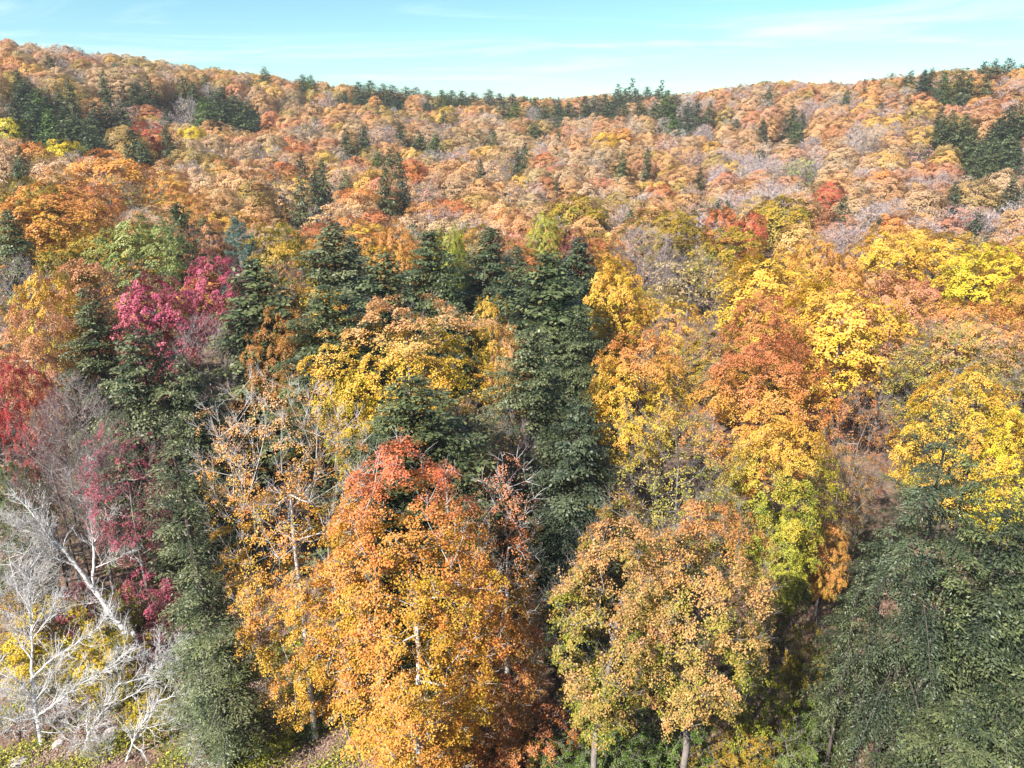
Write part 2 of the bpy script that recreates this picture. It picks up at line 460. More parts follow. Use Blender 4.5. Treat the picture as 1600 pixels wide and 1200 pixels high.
def gen_hemlock(seed, H=22., R=4.6, nb=110, step=.19, blade=.30, bw=.11, z0=.1, power=.8, droop=.05, dens=1., dead_below=0., up=.30, bare_top=0., shape=1.5, bare_in=.25, wide=.32, scat=.09):
    """A conifer of flat drooping sprays on whorled branches."""
    rng = np.random.default_rng(seed)
    zs = np.linspace(0, H, 22)
    wob = np.cumsum(rng.normal(0, .035, (22, 2)), 0); wob -= wob[0]
    r_b = .012 * H
    tp = np.c_[wob, zs]; tr = r_b * (1 - zs / H) ** .8 + .015; tr[0] *= 1.35
    par = np.arange(-1, 21)
    wood = skeleton_tubes(tp, par, tr)
    cs, ns, ax, ln, tn = [], [], [], [], []
    bp0, bp1, br0, br1 = [], [], [], []
    az = rng.uniform(0, 6.28)
    fz = z0 + (1 - z0) * ((np.arange(nb) + rng.random(nb) * .8) / nb) ** .78
    lob = [rng.uniform(0, 6.28, 3), rng.normal(0, .12, 3)]
    for f in fz:
        if f > .995: continue
        az += 2.399 + rng.normal(0, .35)
        g = (f - z0) / (1 - z0)
        L = R * (min(1, .62 + 2.2 * g) * (1 - g ** shape) ** power) * rng.uniform(.5, 1.15) + .25
        L *= 1 + sum(a * math.cos(k * az + p + g * 3) for k, p, a in zip((1, 2, 3), *lob))
        if rng.random() < .07: L *= .55
        z = f * H
        o = np.array([np.interp(z, zs, tp[:, 0]), np.interp(z, zs, tp[:, 1]), z])
        el = -.22 + .95 * g ** 1.3 * up / .3 * .75 + rng.normal(0, .14)
        h = np.array([math.cos(az), math.sin(az), 0]); sd = np.array([-h[1], h[0], 0])
        m = max(5, int(L / .55))
        x = np.linspace(0, L, m)
        line = o + h * x[:, None] + sd * (rng.normal(0, .05) * x * x / max(L, .5))[:, None] + np.array([0, 0, 1.]) * (math.tan(el) * x - droop * x * x)[:, None]
        rr = (.008 + .008 * L) * (1 - x / (L * 1.02)) + .004
        bp0.append(line[:-1]); bp1.append(line[1:]); br0.append(rr[:-1]); br1.append(rr[1:])
        if f < dead_below or (bare_top and f > 1 - bare_top): 
            if rng.random() < .85: continue
        xs = np.arange(max(bare_in * L, .1), L, step * (1 / dens)) 
        if not len(xs): xs = np.array([L * .7])
        base = np.c_[[np.interp(xs, x, line[:, j]) for j in range(3)]].T
        tang = nrm(np.gradient(line, axis=0)); tb = nrm(np.c_[[np.interp(xs, x, tang[:, j]) for j in range(3)]].T)
        tl = np.minimum(wide * L + .15, 1.35) * (1.05 - (xs / L) ** 1.6) * np.minimum(1, .45 + 1.8 * xs / L) + .16
        roll = rng.normal(0, .25); bt = rng.normal(.03, .2)
        for sgn in (-1, 1):
            ang = np.radians(rng.normal(56, 11, len(xs)))
            sv = nrm(np.cross(tb, [0, 0, 1.])) * sgn
            d = tb * np.cos(ang)[:, None] + sv * np.sin(ang)[:, None] + np.array([0, 0, roll * sgn * .5]) + rng.normal(0, .1, tb.shape)
            l_ = tl * rng.uniform(.65, 1.2, len(xs))
            nb_ = np.maximum(1, np.round(l_ / (blade * .62)).astype(int))
            k = np.repeat(np.arange(len(xs)), nb_)
            j = np.concatenate([np.arange(q) for q in nb_])
            u = (j + .5) / nb_[k]
            p = base[k] + d[k] * (u * l_[k])[:, None] - np.array([0, 0, 1.]) * (.45 * u * u * l_[k])[:, None]
            dd = d[k] - np.array([0, 0, 1.]) * (.7 * u)[:, None] + rng.normal(0, .36, p.shape)
            cs.append(p + rng.normal(0, scat, p.shape)); ax.append(dd)
            nn = np.array([0, 0, 1.]) + .55 * h + rng.normal(0, .34, p.shape)
            ns.append(nn); ln.append(blade * rng.uniform(.7, 1.35, len(k)))
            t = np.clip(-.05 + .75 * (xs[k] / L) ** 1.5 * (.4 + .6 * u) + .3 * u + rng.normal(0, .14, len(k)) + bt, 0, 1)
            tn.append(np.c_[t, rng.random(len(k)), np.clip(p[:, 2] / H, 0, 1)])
        # tip
    wood.append(tubes(np.concatenate(bp0), np.concatenate(bp1), np.concatenate(br0), np.concatenate(br1), 3))
    c = np.concatenate(cs); l_ = np.concatenate(ln)
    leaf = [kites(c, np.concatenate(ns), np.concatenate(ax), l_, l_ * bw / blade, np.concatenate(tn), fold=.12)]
    return wood, leaf

def gen_pine(seed, H=24., R=4.5, nb=46, tuft=.62, per=34, needle=.42, z0=.3):
    rng = np.random.default_rng(seed)
    zs = np.linspace(0, H, 16); tp = np.c_[np.cumsum(rng.normal(0, .05, (16, 2)), 0), zs]; tr = .26 * (1 - zs / H) + .02
    wood = skeleton_tubes(tp, np.arange(-1, 15), tr)
    c, n, a, ln, tn, p0, p1, q0, q1 = [], [], [], [], [], [], [], [], []
    az = 0
    for i in range(nb):
        f = z0 + (1 - z0) * (i + rng.random()) / nb
        az += 2.399 + rng.normal(0, .5); g = (f - z0) / (1 - z0)
        L = R * (1 - g ** 1.6) ** .8 * rng.uniform(.5, 1.15) + .4
        o = np.array([np.interp(f * H, zs, tp[:, 0]), np.interp(f * H, zs, tp[:, 1]), f * H])
        h = np.array([math.cos(az), math.sin(az), 0])
        x = np.linspace(0, L, 6); line = o + h * x[:, None] + np.array([0, 0, 1.]) * (.12 * x + .05 * x * x + rng.normal(0, .1) * x)[:, None]
        rr = .05 * (1 - x / L) + .015
        p0.append(line[:-1]); p1.append(line[1:]); q0.append(rr[:-1]); q1.append(rr[1:])
        for xt in np.arange(.35 * L, L + .01, .42):
            w = .5 * L * (1 - xt / L) * .7 + .2
            for _ in range(2):
                ctr = o + h * xt + np.array([-h[1], h[0], 0]) * rng.uniform(-w, w) + np.array([0, 0, .12 * xt + .05 * xt * xt + rng.uniform(0, .35)])
                d = nrm(rng.normal(0, 1, (per, 3)) + np.array([0, 0, .8]) + h * .5)
                c.append(ctr + d * tuft * .45); a.append(d); n.append(rng.normal(0, 1, (per, 3)) + [0, 0, .6]); ln.append(needle * rng.uniform(.7, 1.3, per))
                tn.append(np.c_[np.clip(rng.normal(.55, .25, per), 0, 1), rng.random(per), np.full(per, f)])
    wood.append(tubes(np.concatenate(p0), np.concatenate(p1), np.concatenate(q0), np.concatenate(q1), 3))
    l_ = np.concatenate(ln)
    return wood, [kites(np.concatenate(c), np.concatenate(n), np.concatenate(a), l_, l_ * .16, np.concatenate(tn))]

# ----------------------------------------------------------------- the ground and the hills
def build_ground():
    n = 150
    a = np.linspace(-1, 1, n)
    g = np.sign(a) * (np.sinh(np.abs(a) * 4.2) / math.sinh(4.2)) * 2400
    X, Y = np.meshgrid(g, g + 60)
    V = np.c_[X.ravel(), Y.ravel(), ground(X, Y).ravel()]
    i = np.arange(n * n).reshape(n, n)
    F = np.stack([i[:-1, :-1], i[:-1, 1:], i[1:, 1:], i[1:, :-1]], -1).reshape(-1, 4)
    o = bpy.data.objects.new('ground', make_mesh('ground', [(V, F, 0, None)], [LITTER], True))
    o['kind'] = 'structure'; C.objects.link(o)
build_ground()

# ----------------------------------------------------------------- tree prototypes: (trunk mesh, crown mesh) near and middling, one mesh far
PROTO = {}
def proto(key, wood, leaf, H, R, leafmat=None, kind='both'):
    leafmat = leafmat or LEAF
    if kind == 'one':
        lf = [(v, f, 1, t) for v, f, m, t in leaf]
        PROTO.setdefault(key, []).append((H, R, make_mesh('tree', wood + lf, [BARK, leafmat])))
    else:
        PROTO.setdefault(key, []).append((H, R, make_mesh('trunk', wood, [BARK]), make_mesh('crown', leaf, [leafmat]) if leaf else None))
sparse_top = lambda s, r: np.clip(1.1 - 1.15 * np.clip((s - .45) / .5, 0, 1), .08, 1) * r.uniform(.3, 1.4, len(s))
open_all = lambda s, r: r.uniform(.0, 1.0, len(s)) ** 1.3
# near: leaves about the size of real leaf sprays
for i, (H, R, z0, pk, ro) in enumerate([(22, 6.2, .44, .5, .17), (21, 5.8, .42, .55, .2), (22, 5.6, .38, .48, .18)]):
    proto('maple_near', *gen_broadleaf(100 + i, H, R, z0, 190, 265, .125, 1.0, None, pk, ro, spike=.5, pad_flat=.3, top_pow=.6), H, R)
for i, (H, R) in enumerate([(20, 5.2), (21, 5.6)]):
    proto('open_near', *gen_broadleaf(120 + i, H, R, .36, 300, 110, .12, .75, open_all, .5, .2, twigs=7, twig_len=1.1), H, R)
for i, (H, R) in enumerate([(20, 5.0), (19, 4.6)]):
    proto('bare_near', *gen_broadleaf(140 + i, H, R, .3, 300, 7, .13, .6, open_all, .55, .2, twigs=8, twig_len=1.4), H, R)
for i, (H, R) in enumerate([(22, 5.2), (23, 4.9), (21, 5.4)]):
    proto('hemlock_near', *gen_hemlock(160 + i, H, R, 205, .15, .23, .118, power=.85, scat=.08, wide=.38, shape=2.6), H, R, NEEDLE)
# middle distance
for i, (H, R, z0, pk, ro) in enumerate([(21, 6.0, .46, .5, .15), (20, 6.0, .44, .56, .18), (21, 5.6, .42, .5, .18), (20, 6.2, .48, .56, .16)]):
    proto('maple_mid', *gen_broadleaf(200 + i, H, R, z0, 140, 160, .2, 1.1, None, pk, ro * .9, twigs=2, spike=.4, nj=.36, dome=.6, pad_flat=.3, top_pow=.55), H, R)
for i, (H, R) in enumerate([(20, 4.8), (20, 5.0)]):
    proto('open_mid', *gen_broadleaf(220 + i, H, R, .4, 220, 56, .19, .8, open_all, .5, .2, twigs=6, twig_len=1.3), H, R)
for i, (H, R) in enumerate([(20, 4.8), (19, 4.6)]):
    w, l = gen_broadleaf(240 + i, H, R, .25, 320, 5, .2, .6, open_all, .55, .2, twigs=8, twig_len=1.5)
    proto('bare_mid', w, l, H, R)
for i, (H, R) in enumerate([(22, 5.2), (22, 4.9), (21, 5.4)]):
    proto('hemlock_mid', *gen_hemlock(260 + i, H, R, 220, .23, .36, .2, power=.85, scat=.13, wide=.36, shape=2.6), H, R, NEEDLE)
proto('pine_mid', *gen_pine(280, 23, 5.0), 23, 5.0, NEEDLE)
proto('spruce_near', *gen_hemlock(285, 13, 1.25, 120, .12, .2, .09, z0=.04, power=.9, droop=.02, up=.55), 13, 1.25, NEEDLE)
# far: coarser sprays, one mesh
def slivers(seed, H, R, n, ln, w, z0=.25):
    rng = np.random.default_rng(seed)
    P, rho, s = crown_points(n // 6, H - .3, R, z0, rng, .55, .16, .3, .3)
    k = np.repeat(np.arange(len(P)), 6)
    out = nrm(np.c_[P[:, :2], np.zeros(len(P))] + 1e-6)[k]
    d = nrm(out * .5 + np.array([0, 0, .9]) + rng.normal(0, .5, (len(k), 3)))
    c = P[k] + rng.normal(0, .5, (len(k), 3)); c[:, 2] = np.minimum(c[:, 2], H)
    L = ln * rng.uniform(.6, 1.4, len(k))
    return kites(c, rng.normal(0, 1, (len(k), 3)), d, L, np.full(len(k), w), np.zeros((len(k), 3)))
for i, (H, R, z0, pk, ro) in enumerate([(20, 5.8, .46, .55, .15), (19, 5.6, .46, .6, .16), (20, 5.4, .44, .5, .17), (19, 6.0, .48, .6, .15), (21, 5.4, .44, .55, .17)]):
    proto('maple_far', *gen_broadleaf(300 + i, H, R, z0, 100, 105, .31, 1.2, None, pk, ro * .8, twigs=0, spike=.25, nj=.3, dome=1.1, shell=.72, top_pow=.5, subr=.8), H, R, kind='one')
for i, (H, R) in enumerate([(19, 4.7), (20, 4.9), (19, 4.4)]):
    w, l = gen_broadleaf(320 + i, H, R, .42, 120, 44, .28, .95, open_all, .5, .2, twigs=0)
    proto('open_far', w + [slivers(330 + i, H, R, 900, 1.3, .075)], l, H, R, kind='one')
for i, (H, R) in enumerate([(19, 4.8), (19, 4.4)]):
    w, l = gen_broadleaf(340 + i, H, R, .25, 120, 5, .34, .8, open_all, .55, .2, twigs=0)
    proto('bare_far', w + [slivers(350 + i, H, R, 2100, 1.4, .07)], l, H, R, kind='one')
for i, (H, R) in enumerate([(21, 5.0), (22, 4.7), (20, 5.1)]):
    proto('hemlock_far', *gen_hemlock(360 + i, H, R, 150, .42, .55, .3, power=.85, scat=.24, shape=2.3), H, R, NEEDLE, kind='one')
proto('pine_far', *gen_pine(380, 24, 4.0, 34, .7, 14, .6, z0=.35), 24, 4.0, NEEDLE, kind='one')

NAMES = {'maple': ('maple_tree', 'maple tree'), 'open': ('broadleaf_tree', 'broadleaf tree'), 'bare': ('bare_tree', 'bare tree'),
         'hemlock': ('hemlock_tree', 'conifer'), 'spruce': ('spruce_tree', 'spruce tree'), 'pine': ('pine_tree', 'pine tree')}
def paint(o, col, top=None, bark=None):
    o['leaf_a'], o['leaf_b'] = col
    o['leaf_top'] = top if top else col[0]
    o['top_amount'] = 1.0 if top else 0.0
    o['bark'] = bark or BARK_GREY
def vary(col, rng, amt=.10):
    k = math.exp(rng.gauss(0, amt)); j = [math.exp(rng.gauss(0, amt * .35)) for _ in range(3)]
    return tuple([min(.9, c * k * q) for c, q in zip(cc, j)] for cc in col)
def plant(kind, x, y, H, R, col, dep, label, group=None, top=None, bark=None, rng=random, mesh=None, sink=.15, rz=None, tilt=(0, 0), cat=None, name=None):
    lod = 'near' if dep < 72 else 'mid' if dep < 150 else 'far'
    if kind in ('pine', 'spruce'): lod = {'pine': 'mid' if dep < 150 else 'far', 'spruce': 'near'}[kind]
    p = mesh or rng.choice(PROTO[f'{kind}_{lod}'])
    z = float(ground(x, y)) - sink
    sc = (R / p[1], R / p[1], (H + sink) / p[0])
    rot = (tilt[0], tilt[1], rng.uniform(0, 6.28) if rz is None else rz)
    nm, ct = NAMES[kind]
    nm, ct = name or nm, cat or ct
    if len(p) == 3:
        t = bpy.data.objects.new(nm, p[2]); paint(t, col, top, bark); C.objects.link(t)
    else:
        t = bpy.data.objects.new(nm, None); t.empty_display_size = .5; C.objects.link(t)
        for part, me in (('trunk', p[2]), ('crown', p[3])):
            if me is None: continue
            o = bpy.data.objects.new(part, me); o.parent = t; paint(o, col, top, bark); C.objects.link(o)
    t.location = (x, y, z); t.rotation_euler = rot; t.scale = sc
    t['label'] = label; t['category'] = ct
    if group: t['group'] = group
    return t

# ----------------------------------------------------------------- the trees one can point at
RG = random.Random(5)
ALL = []; CLUMPED = []
PLACED = []      # x, y, crown radius, height, depth, kind, landmark phrase, px, py
def put(kind, px, py, w, colour, label, H=21., lm=None, mesh=None, **kw):
    x, y, t = stand(px, py, H)
    R = w * t / FOC / 2 * (((1.7 if t < 150 else 1.3) if kind == 'hemlock' else 1.14) if mesh is None else 1.25 if kind == 'hemlock' else 1.05)
    col = vary(PAL[colour], RG, .05)
    if 'bark' not in kw: kw['bark'] = {'bare': BARK_LILAC, 'open': BARK_GREY, 'hemlock': BARK_DARK}.get(kind, BARK_DARK if RG.random() < .5 else BARK_GREY)
    if isinstance(kw.get('top'), str): kw['top'] = PAL[kw['top']][0]
    ob = plant(kind, x, y, H, R, col, t, label, rng=RG, mesh=mesh, **kw)
    PLACED.append((x, y, R, H, t, kind, lm, px, py))
    ALL.append((px, py, t, colour, ob, kind))
    return x, y, t

def own(seed, hemlock=False, **kw):
    f = gen_hemlock if hemlock else gen_broadleaf
    w, l = f(seed, **kw)
    return (kw['H'], kw['R'], make_mesh('trunk', w, [BARK]), make_mesh('crown', l, [NEEDLE if hemlock else LEAF]) if l else None)

# nearest row, each with a mesh of its own
put('maple', 628, 694, 285, 'amber', 'big golden orange maple with a vermilion top, nearest the camera', 22.5, 'the vermilion topped maple', top='vermilion', bark=BARK_PALE, rz=0,
    mesh=own(11, H=22.5, R=4.4, z0=.06, clumps=270, per=360, leaf=.095, pad=.9, peak=.5, rough=.15, top_pow=.45, twigs=3, trunk_top=.6, spike=.5, pad_flat=.3))
put('open', 428, 596, 250, 'amber', 'tall gold tree with pale trunk and thinly leaved peach top of grey twigs', 24, 'the peach topped gold tree', top='peach', bark=BARK_PALE, rz=0, name='birch_tree', cat='birch tree',
    mesh=own(12, H=24., R=5.0, z0=.12, clumps=330, per=270, leaf=.095, pad=.75, keep=lambda s, r: np.where(s > .6, .3, 1.25) * r.uniform(.6, 1.3, len(s)), peak=.8, rough=.13, twigs=6, twig_len=1.0, top_pow=.6))
put('open', 790, 712, 135, 'rust', 'slender rusty red tree with thin grey trunk beside the vermilion topped maple', 20.5, 'the slender rusty tree', top='salmon', rz=0, bark=BARK_PALE,
    mesh=own(13, H=20.5, R=2.4, z0=.12, clumps=200, per=230, leaf=.095, pad=.7, keep=lambda s, r: np.where(s > .6, .45, 1.0) * r.uniform(.2, 1.3, len(s)), peak=.35, rough=.2, twigs=4))
put('maple', 945, 776, 215, 'bronze', 'bronze tan maple with bent grey trunk beside the slender rusty tree', 20, 'the bronze maple with a bent trunk', bark=BARK_GREY, rz=0, tilt=(0, .06),
    mesh=own(14, H=20., R=3.7, z0=.36, clumps=170, per=390, leaf=.095, pad=.78, keep=lambda s, r: r.uniform(.25, 1.2, len(s)), peak=.5, rough=.2, twigs=5))
put('maple', 1115, 772, 235, 'bronze', 'wide bronze orange maple with forked grey limbs and lime lower leaves', 20, 'the wide bronze maple with forked limbs', top='copper', bark=BARK_GREY, rz=0,
    mesh=own(15, H=20., R=4.0, z0=.36, clumps=180, per=420, leaf=.095, pad=.8, keep=lambda s, r: r.uniform(.3, 1.2, len(s)), peak=.42, rough=.2, twigs=4))
put('hemlock', 1485, 650, 235, 'hemlockdark', 'huge shaggy grey green hemlock filling the corner nearest the camera', 23, 'the huge shaggy hemlock', bark=BARK_DARK, rz=0,
    mesh=own(16, True, H=23., R=5.3, nb=130, step=.11, blade=.17, bw=.05, z0=.08, power=.75, droop=.11, shape=2.8, wide=.42, scat=.05, bare_in=.3, up=.5))
put('hemlock', 1560, 980, 190, 'hemlockolive', 'low drooping hemlock at the foot of the huge shaggy hemlock', 11, None, bark=BARK_DARK, rz=0,
    mesh=own(17, True, H=11., R=3.0, nb=120, step=.12, blade=.19, bw=.06, z0=.06, power=.7, droop=.07, shape=2.5))
put('hemlock', 1535, 690, 130, 'hemlock', 'hemlock with a thin half bare tip close behind the huge shaggy hemlock', 22, None, bark=BARK_DARK,
    mesh=own(18, True, H=22., R=2.6, nb=120, step=.14, blade=.2, bw=.075, power=.8, bare_top=.06, shape=2.2))
put('hemlock', 268, 648, 135, 'hemlockolive', 'tall thin ragged hemlock beside the crimson leaved young tree', 23, 'the tall ragged hemlock', bark=BARK_DARK, rz=0,
    mesh=own(19, True, H=23., R=2.5, nb=125, step=.12, blade=.17, bw=.05, z0=.12, power=.6, shape=2.2))
put('hemlock', 325, 905, 155, 'hemlock', 'low dark hemlock with grey brown trunk foot beside the pale trunked gold tree', 13, None, bark=BARK_GREY, rz=0,
    mesh=own(20, True, H=13., R=2.7, nb=150, step=.13, blade=.17, bw=.05, power=.7, shape=2.4))
# bare white trees in the near corner, limb by limb
put('hemlock', 1350, 880, 70, 'hemlock', 'dark slim hemlock in the gap before the huge shaggy hemlock', 15, None, bark=BARK_DARK,
    mesh=own(25, True, H=15., R=2.4, nb=100, step=.15, blade=.2, bw=.075, power=.7, shape=2.2))
put('hemlock', 1410, 760, 115, 'hemlockdark', 'shaggy grey green hemlock leaning on the near side of the huge one', 19, None, bark=BARK_DARK, rz=0,
    mesh=own(26, True, H=19., R=2.9, nb=120, step=.12, blade=.18, bw=.06, power=.75, shape=2.8, droop=.08))
put('hemlock', 1585, 770, 190, 'hemlockdark', 'shaggy hemlock reaching the picture edge past the huge one', 19, None, bark=BARK_DARK, rz=0,
    mesh=own(27, True, H=19., R=3.2, nb=130, step=.12, blade=.18, bw=.06, power=.75, shape=2.8, droop=.08))
put('bare', 62, 640, 120, 'lilac', 'grey leafless tree above the forked white trunk', 17, None, bark=BARK_GREY)
put('maple', 12, 720, 90, 'green', 'green leaved small tree at the edge under the dark red maple', 13, None)
put('bare', 95, 705, 110, 'peach', 'thin twiggy tree with last peach leaves beside the crimson young tree', 13, None, bark=BARK_GREY)
put('bare', -10, 800, 130, 'tan', 'pale leafless tree low behind the forked white trunk', 11, None, bark=BARK_PALE)
put('hemlock', 1640, 800, 160, 'hemlock', 'hemlock cut by the picture edge next to the huge shaggy hemlock', 18, None, bark=BARK_GREY)
def limb_tree(name, label, base, limbs, seed, cat='bare tree', twig=1.0):
    """limbs: [(radius at start, radius at end, [(px, py, metres nearer(-) or farther(+)) ...])]; side twigs grow on each."""
    rng = np.random.default_rng(seed)
    g = on_ground(*base); t0 = stand(base[0], base[1], 0.)[2]
    wood, fine = [], []
    def world(p): return np.array([0, 0, CAM_Z]) + ray(p[0], p[1]) * (t0 + (p[2] if len(p) > 2 else 0)) - [g[0], g[1], g[2] - .1]
    for r0, r1, pts in limbs:
        K_ = np.array([world(p) for p in pts]); u = np.arange(len(K_))
        m = max(8, len(K_) * 5); uu = np.linspace(0, len(K_) - 1, m)
        P = np.stack([np.interp(uu, u, K_[:, j]) for j in range(3)], 1)
        P = (P + np.roll(P, 1, 0) + np.roll(P, -1, 0)) / 3; P[0], P[-1] = K_[0], K_[-1]
        seg = np.linalg.norm(np.diff(P, axis=0), axis=1).mean()
        P[1:-1] += rng.normal(0, .08 * seg, P[1:-1].shape)
        R_ = .8 * r0 + .8 * (r1 - r0) * (uu / uu[-1]) ** .8
        wood.append(tubes(P[:-1], P[1:], R_[:-1], R_[1:], 9 if r0 > .07 else 5))
        ln = seg * (m - 1)
        for _ in range(int(ln * 9.5 * twig)):
            f = rng.uniform(.2 if r0 > .1 else .08, 1) ** .7; j = min(m - 2, int(f * (m - 1)))
            d0 = nrm(P[j + 1] - P[j]); d = nrm(d0 * .8 + rng.normal(0, .55, 3) + [0, 0, .35])
            L = min(ln * .5, rng.uniform(.6, 2.6)) * (1.15 - .5 * f)
            q, r = P[j], min(R_[j] * .5, .012 + .016 * L)
            chain = [q]
            for s_ in range(5):
                d = nrm(d + rng.normal(0, .22, 3) + [0, 0, .08]); q = q + d * L / 5; chain.append(q)
            chain = np.array(chain); rr = np.linspace(r, .006, 6)
            fine.append((chain[:-1], chain[1:], rr[:-1], rr[1:]))
            for _k in range(rng.integers(4, 9)):
                s_ = rng.integers(1, 5); e = nrm(nrm(chain[s_ + 1] - chain[s_]) + rng.normal(0, .6, 3)); l2 = L * rng.uniform(.2, .5)
                mid = chain[s_] + e * l2 * .5; end = mid + nrm(e + rng.normal(0, .3, 3)) * l2 * .5
                fine.append((np.array([chain[s_], mid]), np.array([mid, end]), np.array([.011, .008]), np.array([.008, .004])))
    t = bpy.data.objects.new(name, None); t.location = (*g[:2], g[2] - .1); t['label'] = label; t['category'] = cat; C.objects.link(t)
    cat4 = [np.concatenate([f[i] for f in fine]) for i in range(4)]
    for nm, bl in (('trunk', wood), ('branches', [tubes(*cat4, 3)])):
        o = bpy.data.objects.new(nm, make_mesh(nm, bl, [BARK])); o.parent = t; paint(o, PAL['tan'], bark=BARK_WHITE); C.objects.link(o)
    PLACED.append((g[0], g[1], 1.0, 6, t0, 'bare', None, base[0], base[1]))
BARK_WHITE = lin(224, 220, 218, .92)
limb_tree('bare_tree', 'leaning leafless tree whose thick white trunk forks in two', (228, 1034), [
    (.30, .22, [(232, 1040), (210, 1008), (185, 974), (143, 915)]), (.20, .04, [(143, 915), (120, 884, -.4), (98, 858, -.6), (75, 833, -.8), (50, 800, -1), (20, 772, -1.2)]),
    (.09, .02, [(118, 884, -.4), (90, 872, -1), (55, 868, -1.6), (5, 860, -2)]), (.06, .015, [(78, 836, -.8), (72, 805, -.4), (58, 768, 0)]), (.06, .015, [(98, 860, -.6), (60, 835, -1.4), (10, 818, -2)]),
    (.15, .03, [(145, 916), (147, 870, .4), (144, 820, .7), (141, 765, .9), (139, 715, 1)]), (.07, .015, [(148, 846, .5), (165, 822, .4), (182, 795, .2)]), (.06, .015, [(147, 888, .3), (175, 876, -.2), (212, 858, -.6)]),
    (.05, .015, [(143, 800, .7), (120, 775, .9), (100, 742, 1)]), (.05, .012, [(160, 940), (120, 945, -.8), (70, 962, -1.6)])], 1)
limb_tree('bare_tree', 'low spreading leafless tree with white limbs fanned over yellow shrubs', (66, 1166), [
    (.20, .13, [(66, 1168), (60, 1130), (52, 1085)]), (.13, .03, [(52, 1085), (49, 1040, .3), (50, 985, .6), (46, 930, .9), (40, 890, 1)]), (.09, .02, [(52, 1088), (25, 1062, -.6), (-15, 1045, -1)]),
    (.08, .02, [(58, 1122), (28, 1126, -.8), (-12, 1118, -1.2)]), (.10, .02, [(50, 1060), (78, 1032, .4), (112, 1010, .8), (150, 985, 1), (170, 955, 1.2)]), (.09, .02, [(58, 1118), (88, 1098, -.3), (122, 1070, -.4), (165, 1048, -.5), (205, 1012, -.6)]),
    (.07, .015, [(49, 1030, .3), (28, 1000, .2), (12, 958, 0)]), (.06, .015, [(49, 1000, .5), (75, 968, .9), (92, 930, 1.2)]), (.06, .015, [(54, 1095), (80, 1066, -.8), (98, 1030, -1)]), (.05, .012, [(50, 960, .7), (30, 925, .6), (10, 905, .4)]),
    (.05, .012, [(55, 1105), (25, 1090, -1), (0, 1080, -1.4)])], 2)
limb_tree('bare_tree', 'slanting leafless sapling arching up beside the pale boulder', (133, 1166), [
    (.12, .05, [(133, 1168), (138, 1146), (163, 1108), (186, 1068)]), (.05, .012, [(186, 1068), (225, 1060, .4), (268, 1050, .8), (300, 1012, 1)]), (.04, .012, [(186, 1068), (192, 1036, .3), (228, 1018, .6)]),
    (.045, .012, [(163, 1108), (215, 1082, .3), (242, 1054, .6), (265, 1020, .8), (292, 996, 1)]), (.03, .01, [(240, 1056, .6), (250, 1022, .8), (248, 990, 1)])], 3, twig=1.1)
limb_tree('bare_tree', 'slanting leafless sapling with the longest arching white limb', (196, 1192), [
    (.11, .06, [(196, 1194), (206, 1164), (217, 1140), (246, 1096)]), (.06, .012, [(246, 1096), (292, 1082, .3), (345, 1072, .6), (378, 1048, .8)]), (.045, .012, [(246, 1096), (263, 1068, .3), (282, 1036, .6)]),
    (.035, .01, [(292, 1082, .3), (330, 1060, .6), (352, 1020, .8)]), (.03, .01, [(217, 1140), (260, 1130, -.4), (290, 1112, -.7)])], 4, twig=1.1)
